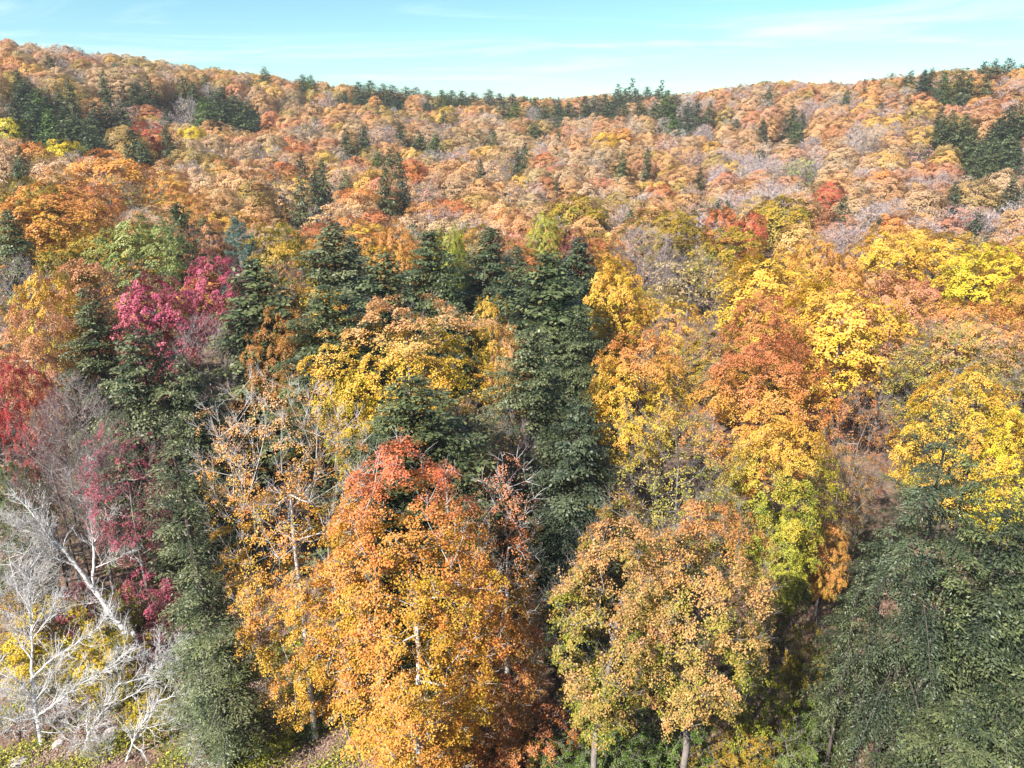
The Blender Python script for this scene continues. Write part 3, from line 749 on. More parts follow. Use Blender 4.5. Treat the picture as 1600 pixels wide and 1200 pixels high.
# (kind, px, py of top, width, colour, height, label, landmark phrase)
ROWS = [
 ('open', 176, 652, 125, 'magenta', 17, 'crimson leaved young tree tangled with grey twigs beside the ragged hemlock', 'the crimson young tree'),
 ('bare', 105, 590, 110, 'lilac', 19, 'grey leafless tree in front of the dark red maple', None),
 ('maple', 18, 556, 78, 'crimson', 20, 'dark red maple at the very edge below the salmon one', 'the dark red maple'),
 ('maple', 45, 470, 110, 'salmon', 21, 'salmon orange maple with thin crown behind the dark red maple', None),
 ('hemlock', 132, 452, 105, 'hemlock', 22, 'dense deep green hemlock in front of the rusty salmon maple', 'the dense deep green hemlock'),
 ('hemlock', 215, 515, 150, 'hemlockolive', 22, 'broad olive hemlock in front of the bright magenta maple', 'the broad olive hemlock'),
 ('hemlock', 292, 558, 90, 'hemlock', 20, 'narrower hemlock crowding the broad olive hemlock', None),
 ('maple', 240, 436, 125, 'magenta', 20, 'bright magenta pink maple, the widest of the magenta crowns', 'the bright magenta maple'),
 ('maple', 332, 392, 88, 'magenta', 20, 'deep magenta maple with upright sprays under the blue green pine', 'the deep magenta maple'),
 ('hemlock', 405, 410, 145, 'hemlock', 22, 'large rounded hemlock below the blue green pine', 'the large rounded hemlock'),
 ('bare', 318, 495, 100, 'rust', 17, 'brown nearly leafless tree below the bright magenta maple', None),
 ('spruce', 380, 515, 36, 'blue', 15, 'narrow blue green spruce spire between dark hemlock and copper maple', 'the narrow blue spruce'),
 ('maple', 435, 478, 95, 'copper', 19, 'copper orange maple beside the narrow blue spruce', 'the copper maple'),
 ('hemlock', 512, 444, 155, 'hemlock', 22, 'leafy hemlock leaning out between copper and big golden maples', 'the hemlock between copper and gold'),
 ('maple', 490, 440, 105, 'gold', 20, 'golden maple peeping from behind the hemlock between copper and gold', None),
 ('maple', 632, 464, 235, 'gold', 22, 'very broad golden maple with peachy upper sprays and shadowed gaps', 'the very broad golden maple', 'peach'),
 ('maple', 548, 580, 90, 'yellow', 16, 'yellow lower maple tucked under the very broad golden maple', None),
 ('hemlock', 634, 594, 225, 'hemlock', 21, 'dark cone shaped hemlock right behind the vermilion topped maple', 'the dark cone shaped hemlock'),
 ('hemlock', 704, 688, 70, 'hemlock', 17, 'smaller hemlock at the shoulder of the dark cone shaped hemlock', None),
 ('hemlock', 590, 655, 80, 'hemlock', 18, 'hemlock half hidden between the dark cone shaped hemlock and yellow lower maple', None),
 ('open', 728, 624, 110, 'peach', 18, 'peach leaved tree at the side of the dark cone shaped hemlock', None),
 ('maple', 728, 690, 80, 'gold', 14, 'small gold maple under the peach leaved tree', None),
 ('hemlock', 862, 398, 140, 'hemlock', 23, 'tall full hemlock in the middle of the hemlock stand', 'the tall full hemlock'),
 ('hemlock', 905, 480, 90, 'hemlock', 20, 'narrow hemlock beside the bright yellow gold maple', None),
 ('hemlock', 830, 510, 140, 'hemlockolive', 22, 'olive thinning hemlock with bare grey trunk below', 'the thinning olive hemlock'),
 ('hemlock', 908, 630, 140, 'hemlockdark', 20, 'dark pyramid hemlock behind the bronze maple with a bent trunk', 'the dark pyramid hemlock'),
 ('bare', 800, 640, 80, 'salmon', 16, 'leafless twiggy tree with a few pink leaves under the thinning olive hemlock', None),
 ('maple', 1002, 515, 155, 'gold', 20, 'bright yellow gold maple beside the dark pyramid hemlock', 'the bright yellow gold maple', 'orange'),
 ('maple', 965, 412, 92, 'gold', 20, 'small golden maple with two tufted tops behind the bright yellow gold maple', None),
 ('open', 1085, 388, 120, 'tan', 20, 'tan thinly leaved tree with whitish twigs behind the orange maples', 'the tan thin tree'),
 ('bare', 1010, 352, 85, 'pink', 19, 'lilac leafless tree in front of the dark gold maple', None),
 ('maple', 1208, 525, 190, 'orange', 21, 'deep orange maple, the most orange crown of the middle slope', 'the deep orange maple', 'rust'),
 ('maple', 1195, 455, 125, 'rust', 21, 'rust red maple just behind the deep orange maple', 'the rust red maple'),
 ('maple', 1325, 448, 185, 'gold', 21, 'wide gold maple whose underside stays green, behind the deep orange maple', 'the wide gold maple with green underside'),
 ('maple', 1215, 402, 170, 'gold', 21, 'gold maple stretched out behind the rust red maple', None),
 ('open', 1055, 485, 120, 'peach', 20, 'peach orange maple thinning to grey twigs behind the bright yellow gold maple', None, 'salmon'),
 ('open', 1515, 488, 200, 'olive', 20, 'broad grey brown tree nearly stripped of leaves, spreading limbs visible', 'the broad stripped grey tree'),
 ('maple', 1520, 575, 185, 'gold', 20, 'gold maple in front of the broad stripped grey tree', 'the gold maple by the stripped tree'),
 ('maple', 1590, 640, 120, 'yellow', 18, 'yellow maple half out of view behind the huge shaggy hemlock', None),
 ('open', 1065, 635, 200, 'olive', 20, 'olive yellow tree with many grey twigs in front of the bright yellow gold maple', 'the olive twiggy tree'),
 ('maple', 1232, 650, 160, 'yellowgreen', 18.5, 'golden green maple with dark trunk directly below the deep orange maple', 'the golden green maple with dark trunk', 'gold'),
 ('maple', 1225, 800, 105, 'lime', 12, 'lime tinted young maple below the golden green maple with dark trunk', None),
 ('open', 1355, 600, 110, 'rust', 18, 'rusty brown thin tree beside the huge shaggy hemlock', None),
 ('open', 1320, 690, 90, 'bronze', 15, 'small bronze thin tree between lime tinted maple and huge shaggy hemlock', None),
 ('maple', 1302, 820, 60, 'orange', 10, 'small glowing orange sapling beside the huge shaggy hemlock', None),
 ('maple', 795, 508, 70, 'peach', 20, 'small peach orange crown poking up above the thinning olive hemlock', None),
 ('maple', 762, 465, 60, 'gold', 18, 'small gold crown wedged inside the hemlock stand', None),
 ('hemlock', 520, 350, 115, 'hemlockolive', 22, 'olive green hemlock at the near end of the hemlock stand', None),
 ('hemlock', 600, 398, 120, 'hemlock', 22, 'rounded hemlock behind the very broad golden maple', None),
 ('hemlock', 672, 362, 95, 'hemlock', 22, 'dark hemlock beside the lime tree at the hemlock stand', None),
 ('hemlock', 702, 430, 90, 'hemlock', 21, 'green hemlock touching the very broad golden maple', None),
 ('hemlock', 762, 358, 92, 'hemlockdark', 22, 'darkest pointed hemlock of the hemlock stand', 'the darkest pointed hemlock'),
 ('hemlock', 905, 372, 90, 'hemlockdark', 22, 'hemlock at the far end of the hemlock stand near the maroon crown', None),
 ('maple', 700, 355, 62, 'lime', 21, 'yellow green tree rising behind the hemlock stand', None),
 ('maple', 855, 332, 52, 'lime', 21, 'bright lime round crown behind the tall full hemlock', 'the bright lime crown'),
 ('maple', 900, 358, 48, 'maroon', 19, 'small maroon crown behind the tall full hemlock', None),
 ('maple', 215, 342, 120, 'palegreen', 21, 'pale green tree of upright leafy plumes', 'the pale green plumed tree'),
 ('pine', 368, 342, 84, 'blue', 23, 'blue green pine above the deep magenta maple', 'the blue green pine'),
 ('maple', 122, 402, 105, 'salmon', 20, 'rusty salmon maple behind the dense deep green hemlock', None),
 ('open', 205, 408, 110, 'copper', 20, 'dull reddish brown crown behind the bright magenta maple', None),
 ('open', 280, 348, 70, 'rust', 20, 'rust pink crown beside the pale green plumed tree', None),
 ('maple', 325, 342, 60, 'salmon', 20, 'salmon brown crown beside the blue green pine', None),
 ('maple', 70, 285, 150, 'orange', 21, 'broad orange maple with layered boughs above the pale green plumed tree', 'the broad layered orange maple'),
 ('hemlock', 272, 318, 68, 'hemlock', 22, 'small hemlock standing behind the pale green plumed tree', None),
 ('hemlock', 5, 330, 70, 'hemlock', 22, 'hemlock cut off by the picture edge beside the broad layered orange maple', None),
 ('bare', 18, 398, 90, 'lilac', 20, 'grey leafless tree below the broad layered orange maple', None),
 ('maple', 62, 425, 85, 'gold', 20, 'pale gold maple behind the salmon orange maple', None),
 ('maple', 75, 390, 50, 'olive', 19, 'olive green small crown beside the rusty salmon maple', None),
 ('maple', 428, 345, 105, 'darkgold', 21, 'mustard green maple behind the large rounded hemlock', None),
 ('open', 440, 405, 70, 'peach', 19, 'pale peach crown with a pink tip behind the large rounded hemlock', None, 'salmon'),
 ('maple', 618, 345, 66, 'orange', 21, 'vivid orange round maple behind the hemlock stand', 'the vivid orange round maple'),
 ('maple', 905, 303, 82, 'darkgold', 21, 'dark gold dome behind the bright lime crown', None),
 ('maple', 1045, 325, 120, 'darkgold', 21, 'broad dark gold maple behind the lilac leafless tree', 'the broad dark gold maple'),
 ('maple', 1150, 352, 125, 'darkgold', 21, 'dark gold maple with green shadows in front of the red orange crowns', None),
 ('maple', 1130, 320, 55, 'vermilion', 21, 'red orange crown behind the broad dark gold maple', None),
 ('maple', 1178, 330, 45, 'red', 20, 'smaller red crown behind the dark gold maple with green shadows', None),
 ('maple', 1225, 306, 82, 'darkgold', 21, 'mustard dome on the edge of the purple woods', 'the mustard dome'),
 ('maple', 1395, 362, 110, 'gold', 21, 'straw gold maple on the near ridge, first of the pale gold row', None),
 ('maple', 1470, 362, 135, 'gold', 21, 'pale gold maple in the middle of the row on the near ridge', None),
 ('maple', 1555, 378, 125, 'yellow', 21, 'yellow maple ending the row on the near ridge', 'the yellow maple on the near ridge'),
 ('maple', 1412, 428, 125, 'salmon', 20, 'salmon pink maple in front of the pale gold row', 'the salmon pink maple'),
 ('maple', 1540, 468, 150, 'peach', 19, 'peach orange maple just behind the broad stripped grey tree', None, 'orange'),
 ('maple', 1280, 368, 70, 'orange', 21, 'orange dome between the mustard dome and the gold maples', None),
 ('maple', 1322, 394, 72, 'orange', 20, 'saturated orange crown beside the salmon pink maple', None),
 ('bare', 1330, 352, 110, 'lilac', 20, 'lilac grey bare crown behind the saturated orange crown', None),
 ('hemlock', 1530, 335, 62, 'hemlockdark', 19, 'lone rounded hemlock behind the pale gold row', 'the lone rounded hemlock'),
 ('hemlock', 1494, 284, 36, 'hemlockdark', 20, 'single small hemlock among pink bare trees', None),
 ('hemlock', 1095, 262, 26, 'hemlockdark', 20, 'single tiny hemlock cone among lilac woods', None),
 ('spruce', 870, 281, 19, 'hemlockdark', 20, 'slim dark spruce standing alone among peach crowns', 'the slim dark spruce'),
 ('maple', 300, 196, 36, 'yellow', 19, 'round yellow maple with bare pale trunk amid the hill hemlocks', 'the round yellow maple on the hill'),
 ('bare', 292, 150, 34, 'tan', 20, 'whitish bare tree on the hill above the round yellow maple', None),
 ('maple', 228, 192, 52, 'red', 19, 'red orange dome on the hill beside the round yellow maple', None),
 ('maple', 170, 245, 110, 'orange', 20, 'orange and mustard maple on the hill foot, wide as two', None),
 ('maple', 95, 218, 56, 'yellow', 19, 'pale yellow crown under the hill hemlocks', None),
 ('maple', 640, 248, 52, 'vermilion', 19, 'vivid orange red crown beside paired hill hemlocks', None),
 ('maple', 10, 182, 40, 'yellow', 19, 'yellow maple on the slope edge beside the hill hemlocks', None),
 ('maple', 945, 205, 38, 'gold', 19, 'glowing gold small crown in the far hollow', None),
 ('maple', 975, 200, 34, 'orange', 19, 'glowing orange small crown in the far hollow', None),
 ('maple', 1300, 285, 42, 'red', 19, 'dusty red round crown in the lilac woods', None),
 ('open', 1255, 240, 55, 'palegreen', 20, 'pale straw tree among lilac bare trees on the far slope', None),
 ('maple', 700, 165, 30, 'darkgold', 19, 'dark gold small crown under the ridge line conifers', None),
]
for r in ROWS:
    k, px, py, w, colr, H, lab, lm = r[:8]
    put(k, px, py, w, colr, lab, H, lm, top=(r[8] if len(r) > 8 else None))
# conifers standing in clumps on the far slopes: nothing tells those of a clump apart
CLUMPS = [
 ('dark hemlock in the big clump high on the far slope', 'hemlocks of the clump high on the slope', [(312, 152, 46), (330, 142, 46), (348, 136, 48), (366, 150, 46), (384, 160, 44), (350, 165, 50), (325, 172, 44), (376, 178, 44), (396, 172, 36)]),
 ('dark hemlock in the clump at the near end of the far slope', 'hemlocks of the clump at the slope end', [(35, 135, 52), (62, 140, 50), (48, 160, 54), (20, 165, 48), (78, 172, 48), (100, 168, 52), (118, 180, 54), (92, 192, 52), (132, 196, 48), (28, 228, 40)]),
 ('hemlock scattered among orange crowns below the hill clumps', 'hemlocks scattered on the slope', [(148, 158, 44), (166, 150, 38), (140, 178, 44), (190, 158, 40), (204, 202, 56), (222, 225, 40), (258, 195, 30), (210, 130, 40), (230, 118, 30), (160, 110, 28), (75, 85, 30), (25, 110, 30), (105, 125, 28), (285, 118, 36), (300, 128, 30)]),
 ('dark conifer in the row along the skyline', 'conifers along the skyline', [(560, 128, 26), (578, 122, 26), (596, 130, 28), (612, 126, 26), (632, 134, 28), (650, 136, 28), (668, 138, 28), (690, 140, 26), (706, 136, 30), (722, 142, 28), (740, 144, 28), (762, 138, 26), (780, 146, 28), (800, 146, 28), (818, 150, 28), (836, 154, 26), (852, 158, 24), (868, 162, 22), (806, 160, 26), (786, 158, 26), (470, 112, 26), (484, 116, 24), (415, 105, 24)]),
 ('dark conifer of the knoll beyond the hollow', 'conifers on the far knoll', [(915, 150, 24), (930, 148, 26), (946, 146, 26), (962, 140, 28), (978, 138, 26), (994, 138, 28), (1012, 136, 26), (1028, 138, 26), (1044, 140, 26), (1058, 146, 24), (952, 160, 26), (975, 158, 28), (1000, 158, 26), (1022, 160, 26), (1040, 164, 26), (890, 158, 22), (1052, 176, 28), (1075, 160, 22)]),
 ('tall dark conifer in the stand on the far slope opposite', 'tall conifers of the opposite stand', [(1490, 172, 36), (1508, 178, 34), (1475, 182, 32), (1525, 195, 34), (1545, 205, 34), (1562, 185, 36), (1580, 165, 40), (1596, 160, 44), (1585, 200, 40), (1560, 215, 34), (1535, 222, 30), (1592, 230, 38)]),
 ('dark conifer on the skyline of the opposite ridge', 'conifers on the opposite ridge', [(1425, 110, 28), (1446, 108, 30), (1460, 106, 28), (1478, 112, 30), (1502, 108, 30), (1520, 112, 28), (1540, 96, 34), (1560, 92, 34), (1578, 90, 38), (1596, 90, 36), (1545, 112, 30)]),
 ('hemlock in the pair among peach crowns at mid slope', 'paired hemlocks at mid slope', [(655, 206, 40), (680, 210, 44)]),
 ('hemlock in the cluster below the paired hemlocks', 'hemlocks below the pair', [(590, 240, 38), (608, 232, 36), (622, 238, 34), (598, 258, 36), (625, 192, 32), (692, 172, 20), (628, 282, 34)]),
 ('hemlock dotted over the lower far slope', 'hemlocks dotted over the far slope', [(468, 240, 32), (502, 246, 34), (488, 258, 30), (470, 272, 34), (838, 192, 40), (770, 195, 24), (820, 222, 26), (808, 232, 24), (750, 246, 20), (872, 195, 18), (540, 200, 30), (565, 195, 30), (1090, 155, 26), (1110, 158, 24), (1240, 165, 28), (1255, 175, 26), (1195, 182, 18), (1245, 190, 26), (975, 235, 24), (1012, 232, 24), (1318, 305, 36), (1585, 275, 40)]),
]
for lab, grp, pts in CLUMPS:
    for px, py, w in pts:
        put('hemlock', px, py, w * (1.5 if 'skyline' in grp or 'knoll' in grp else 1.15), RG.choice(['hemlock', 'hemlockdark', 'hemlock', 'green' if RG.random() < .3 else 'hemlock']), lab, RG.uniform(19, 23), None, group=grp); CLUMPED.append(len(ALL) - 1)
for px, py, lab in ((988, 123, 'tallest ragged pine standing above the conifer knoll'), (1034, 126, 'pine with a tufted top rising from the conifer knoll'), (966, 132, 'thin pine at the near shoulder of the conifer knoll')):
    put('pine', px, py, 24, 'hemlockdark', lab, 27, None)
print('placed', len(PLACED))

# ----------------------------------------------------------------- the rest of the forest, tree by tree
def vnoise(x, y, s, p):
    return (math.sin(x / s + p) + math.sin(y / s * 1.13 + 2.1 * p) + math.sin((x + y) / s * .71 + 3.7 * p) + math.sin((x - y) / s * .83 + 5.1 * p)) / 4
def species(px, py, x, y, r):
    """Mix of kinds and colours by part of the valley, in patches."""
    n = vnoise(x, y, 14, 1.7) * .5 + vnoise(x, y, 37, .6) * .5
    q = r.random() * .8 + (n + .5) * .2
    if py > 345:
        t = [('maple', 'gold', 30), ('maple', 'orange', 16), ('maple', 'darkgold', 12), ('open', 'peach', 12), ('open', 'olive', 8), ('maple', 'rust', 8), ('bare', 'lilac', 7), ('hemlock', 'hemlock', 7)]
    elif 470 < px < 900 and py < 172:
        t = [('hemlock', 'hemlockdark', 40), ('maple', 'orange', 20), ('maple', 'darkgold', 14), ('maple', 'peach', 14), ('bare', 'lilac', 12)]
    elif px > 1350 and py < 150:
        t = [('hemlock', 'hemlockdark', 20), ('maple', 'orange', 30), ('maple', 'rust', 16), ('maple', 'darkgold', 16), ('bare', 'lilac', 16)]
    elif px > 1010:
        w = min(1, (px - 1010) / 200) * (1 if py > 200 else .55)
        t = [('bare', 'lilac', 8 + 22 * w), ('open', 'pink', 8 + 16 * w), ('open', 'lilac', 8 + 10 * w), ('open', 'taupe', 8), ('maple', 'rust', 8), ('maple', 'salmon', 9), ('maple', 'paleorange', 22 - 10 * w), ('maple', 'palepeach', 16), ('maple', 'gold', 9 - 5 * w), ('maple', 'darkgold', 7), ('hemlock', 'hemlock', 3)]
    elif px > 560:
        t = [('maple', 'orange', 7), ('maple', 'paleorange', 18), ('maple', 'palepeach', 24), ('open', 'taupe', 12), ('open', 'lilac', 8), ('open', 'peach', 16), ('bare', 'lilac', 12), ('open', 'pink', 8), ('maple', 'gold', 9), ('maple', 'tan', 8), ('maple', 'rust', 6), ('maple', 'salmon', 4), ('maple', 'bronze', 8), ('maple', 'darkgold', 7), ('open', 'olive', 4), ('hemlock', 'hemlock', 4), ('maple', 'vermilion', 2)]
    else:
        t = [('maple', 'orange', 9), ('maple', 'paleorange', 18), ('maple', 'gold', 9), ('maple', 'palepeach', 20), ('open', 'taupe', 9), ('open', 'lilac', 6), ('maple', 'tan', 6), ('open', 'peach', 13), ('bare', 'lilac', 13), ('open', 'olive', 5), ('maple', 'bronze', 8), ('maple', 'rust', 5), ('maple', 'darkgold', 9), ('hemlock', 'hemlock', 7), ('maple', 'vermilion', 2), ('maple', 'salmon', 3)]
    tot = sum(c for *_, c in t); q = (q * 7.31 + n * .35) % 1.0 * tot
    for k, c, w in t:
        q -= w
        if q <= 0: return k, c
    return t[0][:2]

RF = random.Random(11)
pl = np.array([(p[0], p[1], p[2]) for p in PLACED])
azs = np.radians(np.linspace(-50, 50, 201)); rd = np.arange(20, 800, 4.)
gz = ground(np.sin(azs)[:, None] * rd, np.cos(azs)[:, None] * rd)
ang = np.maximum.accumulate((gz + 13 - CAM_Z) / rd, 1)
FILL = []
step = 8.0
taken = []
for iy in range(int(640 / step)):
    for ix in range(-80, 81):
        x = (ix + (iy % 2) * .5) * step + RF.uniform(-2.2, 2.2); y = 18 + iy * step + RF.uniform(-2.2, 2.2)
        d = math.hypot(x, y); az = math.degrees(math.atan2(x, y))
        if abs(az) > (48 if d < 120 else 40) or d < (31 if x > 14 or x < -30 else 40) or d > 640: continue
        if d > 330 and RF.random() < .12: continue
        near = d < 120
        R = RF.uniform(4.6, 6.5)
        g2 = (pl[:, 0] - x) ** 2 + (pl[:, 1] - y) ** 2
        if (g2 < (pl[:, 2] * .75 + R * (.45 if near else .6)) ** 2).any(): continue
        # nothing stands close in front of a tree one can point at
        ux, uy = x / d, y / d
        f = (pl[:, 0] - x) * ux + (pl[:, 1] - y) * uy; sd = np.abs((pl[:, 0] - x) * uy - (pl[:, 1] - y) * ux)
        if ((f > 0) & (f < 16) & (sd < pl[:, 2] * .7 + R * .5)).any() and d > 110: continue
        if near:
            if x < -8 and d < 46: continue
            H = RF.uniform(8, 12) if d < 85 else RF.uniform(12, 15.5)
            R *= .72 if d < 85 else .95
        elif d < 170: H = RF.uniform(15.5, 18.5)
        else: H = RF.uniform(16, 19.5)
        g = float(ground(x, y))
        ai = int(round((az + 50) / .5)); ri = int((d - 20) / 4)
        if (g + H - CAM_Z) / d < ang[ai, max(0, ri - 1)] - .004: continue
        px, py, dep = pixel(x, y, g + H)
        k, c = species(px, py, x, y, RF)
        if k == 'hemlock' : R *= .82
        if k == 'bare' and near: k = 'open'
        if near and px > 1160 and d < 50 or near and px > 1260 and d < 62: k, c, R = 'hemlock', 'hemlock', R * .8
        if near and (470 < px < 930 and 55 < d < 125 or 80 < px < 440 and d < 75) and RF.random() < .75:
            k, c, H, R = 'hemlock', 'hemlock', (H + 3 if d > 75 else H), R * .85
        FILL.append([2 * R * FOC / dep, k, c, x, y, H, R, dep, px, py])
FILL.sort(key=lambda f: -f[0])
marks = [(p[7], p[8], p[6]) for p in PLACED if p[6]]
ADJ = {'gold': 'golden', 'amber': 'amber', 'yellow': 'yellow', 'orange': 'orange', 'paleorange': 'pale orange', 'palepeach': 'pale peach', 'taupe': 'taupe', 'rust': 'rust', 'copper': 'copper', 'bronze': 'bronze', 'peach': 'peach',
       'salmon': 'salmon', 'pink': 'pinkish', 'red': 'red', 'crimson': 'dark red', 'vermilion': 'scarlet', 'olive': 'olive', 'darkgold': 'mustard', 'lilac': 'lilac', 'hemlock': 'green', 'hemlockdark': 'blackish', 'hemlockolive': 'olive', 'tan': 'tan', 'lime': 'lime',
       'green': 'green', 'yellowgreen': 'golden green', 'magenta': 'magenta', 'maroon': 'maroon', 'palegreen': 'pale green', 'blue': 'bluish'}
NOUN = {'maple': 'leafy crown', 'open': 'half bare crown', 'bare': 'bare crown', 'hemlock': 'conifer'}
def fill_label(k, c, px, py, w, dep):
    s = sorted(marks, key=lambda m: ((m[0] - px) * .8) ** 2 + ((m[1] - py) * 1.5) ** 2)
    a = s[0]
    size = 'narrow' if w < .78 else 'broad' if w > .93 else 'rounded'
    if dep < 210:
        dy = a[1] - py
        rel = 'behind' if dy > 14 else 'in front of' if dy < -14 else 'level with'
        return f'{size} {ADJ[c]} {NOUN[k]} %s{rel} {a[2]}', f'crowns {rel} {a[2]}'
    zone = 'on the long hill' if px < 560 else 'in the hollow' if px < 1010 else 'on the opposite slope'
    band = 'high' if py < 165 else 'midway' if py < 225 else 'low'
    return f'{size} {ADJ[c]} {NOUN[k]} %s{band} {zone}', f'crowns {band} {zone}'
count = {}
for p in PLACED: count[p[5]] = count.get(p[5], 0) + 1
REST = {}
for w, k, c, x, y, H, R, dep, px, py in FILL:
    col = vary(PAL[c], RF, .07)
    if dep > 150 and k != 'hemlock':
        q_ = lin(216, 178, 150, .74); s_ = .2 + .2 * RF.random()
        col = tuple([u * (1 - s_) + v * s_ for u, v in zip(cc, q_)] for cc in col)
    bark = BARK_LILAC if k in ('bare',) else RF.choice([BARK_GREY, BARK_PALE, BARK_LILAC]) if k == 'open' else BARK_GREY
    inview = -40 < px < 1640
    if count.get(k, 0) < 298 and inview:
        count[k] = count.get(k, 0) + 1
        rw = R / (4.6 if k == 'hemlock' else 6.4)
        lab, grp = fill_label(k, c, px, py, rw, dep)
        top = PAL[RF.choice(['orange', 'peach', 'rust', 'salmon'])][0] if (k == 'maple' and RF.random() < .3) else None
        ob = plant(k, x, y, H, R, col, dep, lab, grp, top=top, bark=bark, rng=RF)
        ALL.append((px, py, dep, c, ob, k)); CLUMPED.append(len(ALL) - 1)
    else:
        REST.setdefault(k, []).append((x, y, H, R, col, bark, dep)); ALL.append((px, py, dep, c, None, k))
print('fill', len(FILL), count, {k: len(v) for k, v in REST.items()})

# what stands beside each of them tells alike crowns apart
AX = np.array([(q[0], q[1], q[2]) for q in ALL])
for i in CLUMPED:
    px, py, dep, c, ob, k = ALL[i]
    dd_ = np.hypot(AX[:, 0] - px, (AX[:, 1] - py) * 1.6) + 1e6 * (np.abs(np.log(AX[:, 2] / dep)) > .22)
    own_ = ADJ[c]; near_ = []
    for j in np.argsort(dd_)[1:14]:
        w_ = ADJ[ALL[j][3]]
        if w_ != own_ and w_ not in near_: near_.append(w_)
        if len(near_) == 2: break
    lab = ob['label']
    say = f'between {near_[0]} and {near_[1]} ones ' if len(near_) == 2 else f'by a {near_[0]} one ' if near_ else ''
    if '%s' in lab:
        for s_ in (say, f'by a {near_[0]} one ' if near_ else '', ''):
            new = lab % s_
            if len(new.split()) > 16: new = new.split(' ', 1)[1]
            if len(new.split()) <= 16: break
    else:
        new = lab
        for s_ in ((f' between {near_[0]} and {near_[1]} crowns', f' by a {near_[0]} crown') if len(near_) == 2 else ()):
            if len((lab + s_).split()) <= 16: new = lab + s_; break
    ob['label'] = new

def woods(kind, rows, label):
    """What is left of a kind, too far off to count: one object, its trees set out by geometry nodes."""
    P = PROTO[f'{kind}_far']
    col = bpy.data.collections.new('far_' + kind)
    for i, (h, r, me) in enumerate(P):
        o = bpy.data.objects.new(f'far_{kind}_{i}', me); col.objects.link(o)
    rng = np.random.default_rng(3)
    n = len(rows)
    idx = rng.integers(0, len(P), n)
    me = bpy.data.meshes.new('woods')
    X = np.array([(r[0], r[1], float(ground(r[0], r[1])) - .15) for r in rows], np.float32)
    me.vertices.add(n); me.vertices.foreach_set('co', X.ravel())
    def add(nm, ty, arr, key):
        a = me.attributes.new(nm, ty, 'POINT'); a.data.foreach_set(key, np.ascontiguousarray(arr).ravel())
    add('pick', 'INT', idx.astype(np.int32), 'value')
    add('turn', 'FLOAT_VECTOR', np.c_[np.zeros(n), np.zeros(n), rng.random(n) * 6.28].astype(np.float32), 'vector')
    add('size', 'FLOAT_VECTOR', np.array([(r[3] / P[i][1], r[3] / P[i][1], r[2] / P[i][0]) for r, i in zip(rows, idx)], np.float32), 'vector')
    for nm, f in (('leaf_a', lambda r: r[4][0]), ('leaf_b', lambda r: r[4][1]), ('leaf_top', lambda r: r[4][0]), ('bark', lambda r: r[5])):
        add(nm, 'FLOAT_COLOR', np.array([(*f(r), 1) for r in rows], np.float32), 'color')
    add('top_amount', 'FLOAT', np.zeros(n, np.float32), 'value')
    o = bpy.data.objects.new(f'far_{kind}_woods', me); C.objects.link(o)
    o['kind'] = 'stuff'; o['label'] = label
    for m in (BARK, NEEDLE if kind in ('hemlock', 'pine') else LEAF): me.materials.append(m)
    ng = bpy.data.node_groups.new('woods', 'GeometryNodeTree')
    ng.interface.new_socket('Geometry', in_out='INPUT', socket_type='NodeSocketGeometry')
    ng.interface.new_socket('Geometry', in_out='OUTPUT', socket_type='NodeSocketGeometry')
    N, Lk = ng.nodes, ng.links
    gi, go = N.new('NodeGroupInput'), N.new('NodeGroupOutput')
    ci = N.new('GeometryNodeCollectionInfo'); ci.inputs['Collection'].default_value = col
    ci.inputs['Separate Children'].default_value = True; ci.inputs['Reset Children'].default_value = True
    ip = N.new('GeometryNodeInstanceOnPoints'); ip.inputs['Pick Instance'].default_value = True
    def named(nm, ty):
        a = N.new('GeometryNodeInputNamedAttribute'); a.data_type = ty; a.inputs['Name'].default_value = nm
        return a.outputs[0]
    Lk.new(gi.outputs[0], ip.inputs['Points']); Lk.new(ci.outputs[0], ip.inputs['Instance'])
    Lk.new(named('pick', 'INT'), ip.inputs['Instance Index'])
    Lk.new(named('turn', 'FLOAT_VECTOR'), ip.inputs['Rotation']); Lk.new(named('size', 'FLOAT_VECTOR'), ip.inputs['Scale'])
    Lk.new(ip.outputs[0], go.inputs[0])
    md = o.modifiers.new('woods', 'NODES'); md.node_group = ng
for k, lab in (('maple', 'mass of orange and peach crowns covering the far hills'), ('open', 'mass of thin pinkish crowns covering the far hills'), ('bare', 'mass of leafless lilac crowns covering the far hills'), ('hemlock', 'mass of dark conifers dotted over the far hills')):
    if REST.get(k): woods(k, REST[k], lab)

# ----------------------------------------------------------------- trees under and behind the camera that shade the near edge
for i in range(120):
    x, y = RF.uniform(-9, 32), RF.uniform(-16, 21)
    d = math.hypot(x, y)
    H = min(21, 37 - 1.03 * (y + 3), 37 - .8 * (d + 3)) if y > -4 else 21
    if H < 8 or d < 4.5 or (x < -3 and y > 8): continue
    k = 'hemlock' if y > 8 else RF.choice(['maple', 'hemlock', 'maple'])
    plant(k, x, y, H, 4.6, PAL['gold' if k == 'maple' else 'hemlock'], 40, 'forest tree below the camera shading the slope edge', 'trees below the camera', rng=RF, bark=BARK_DARK)

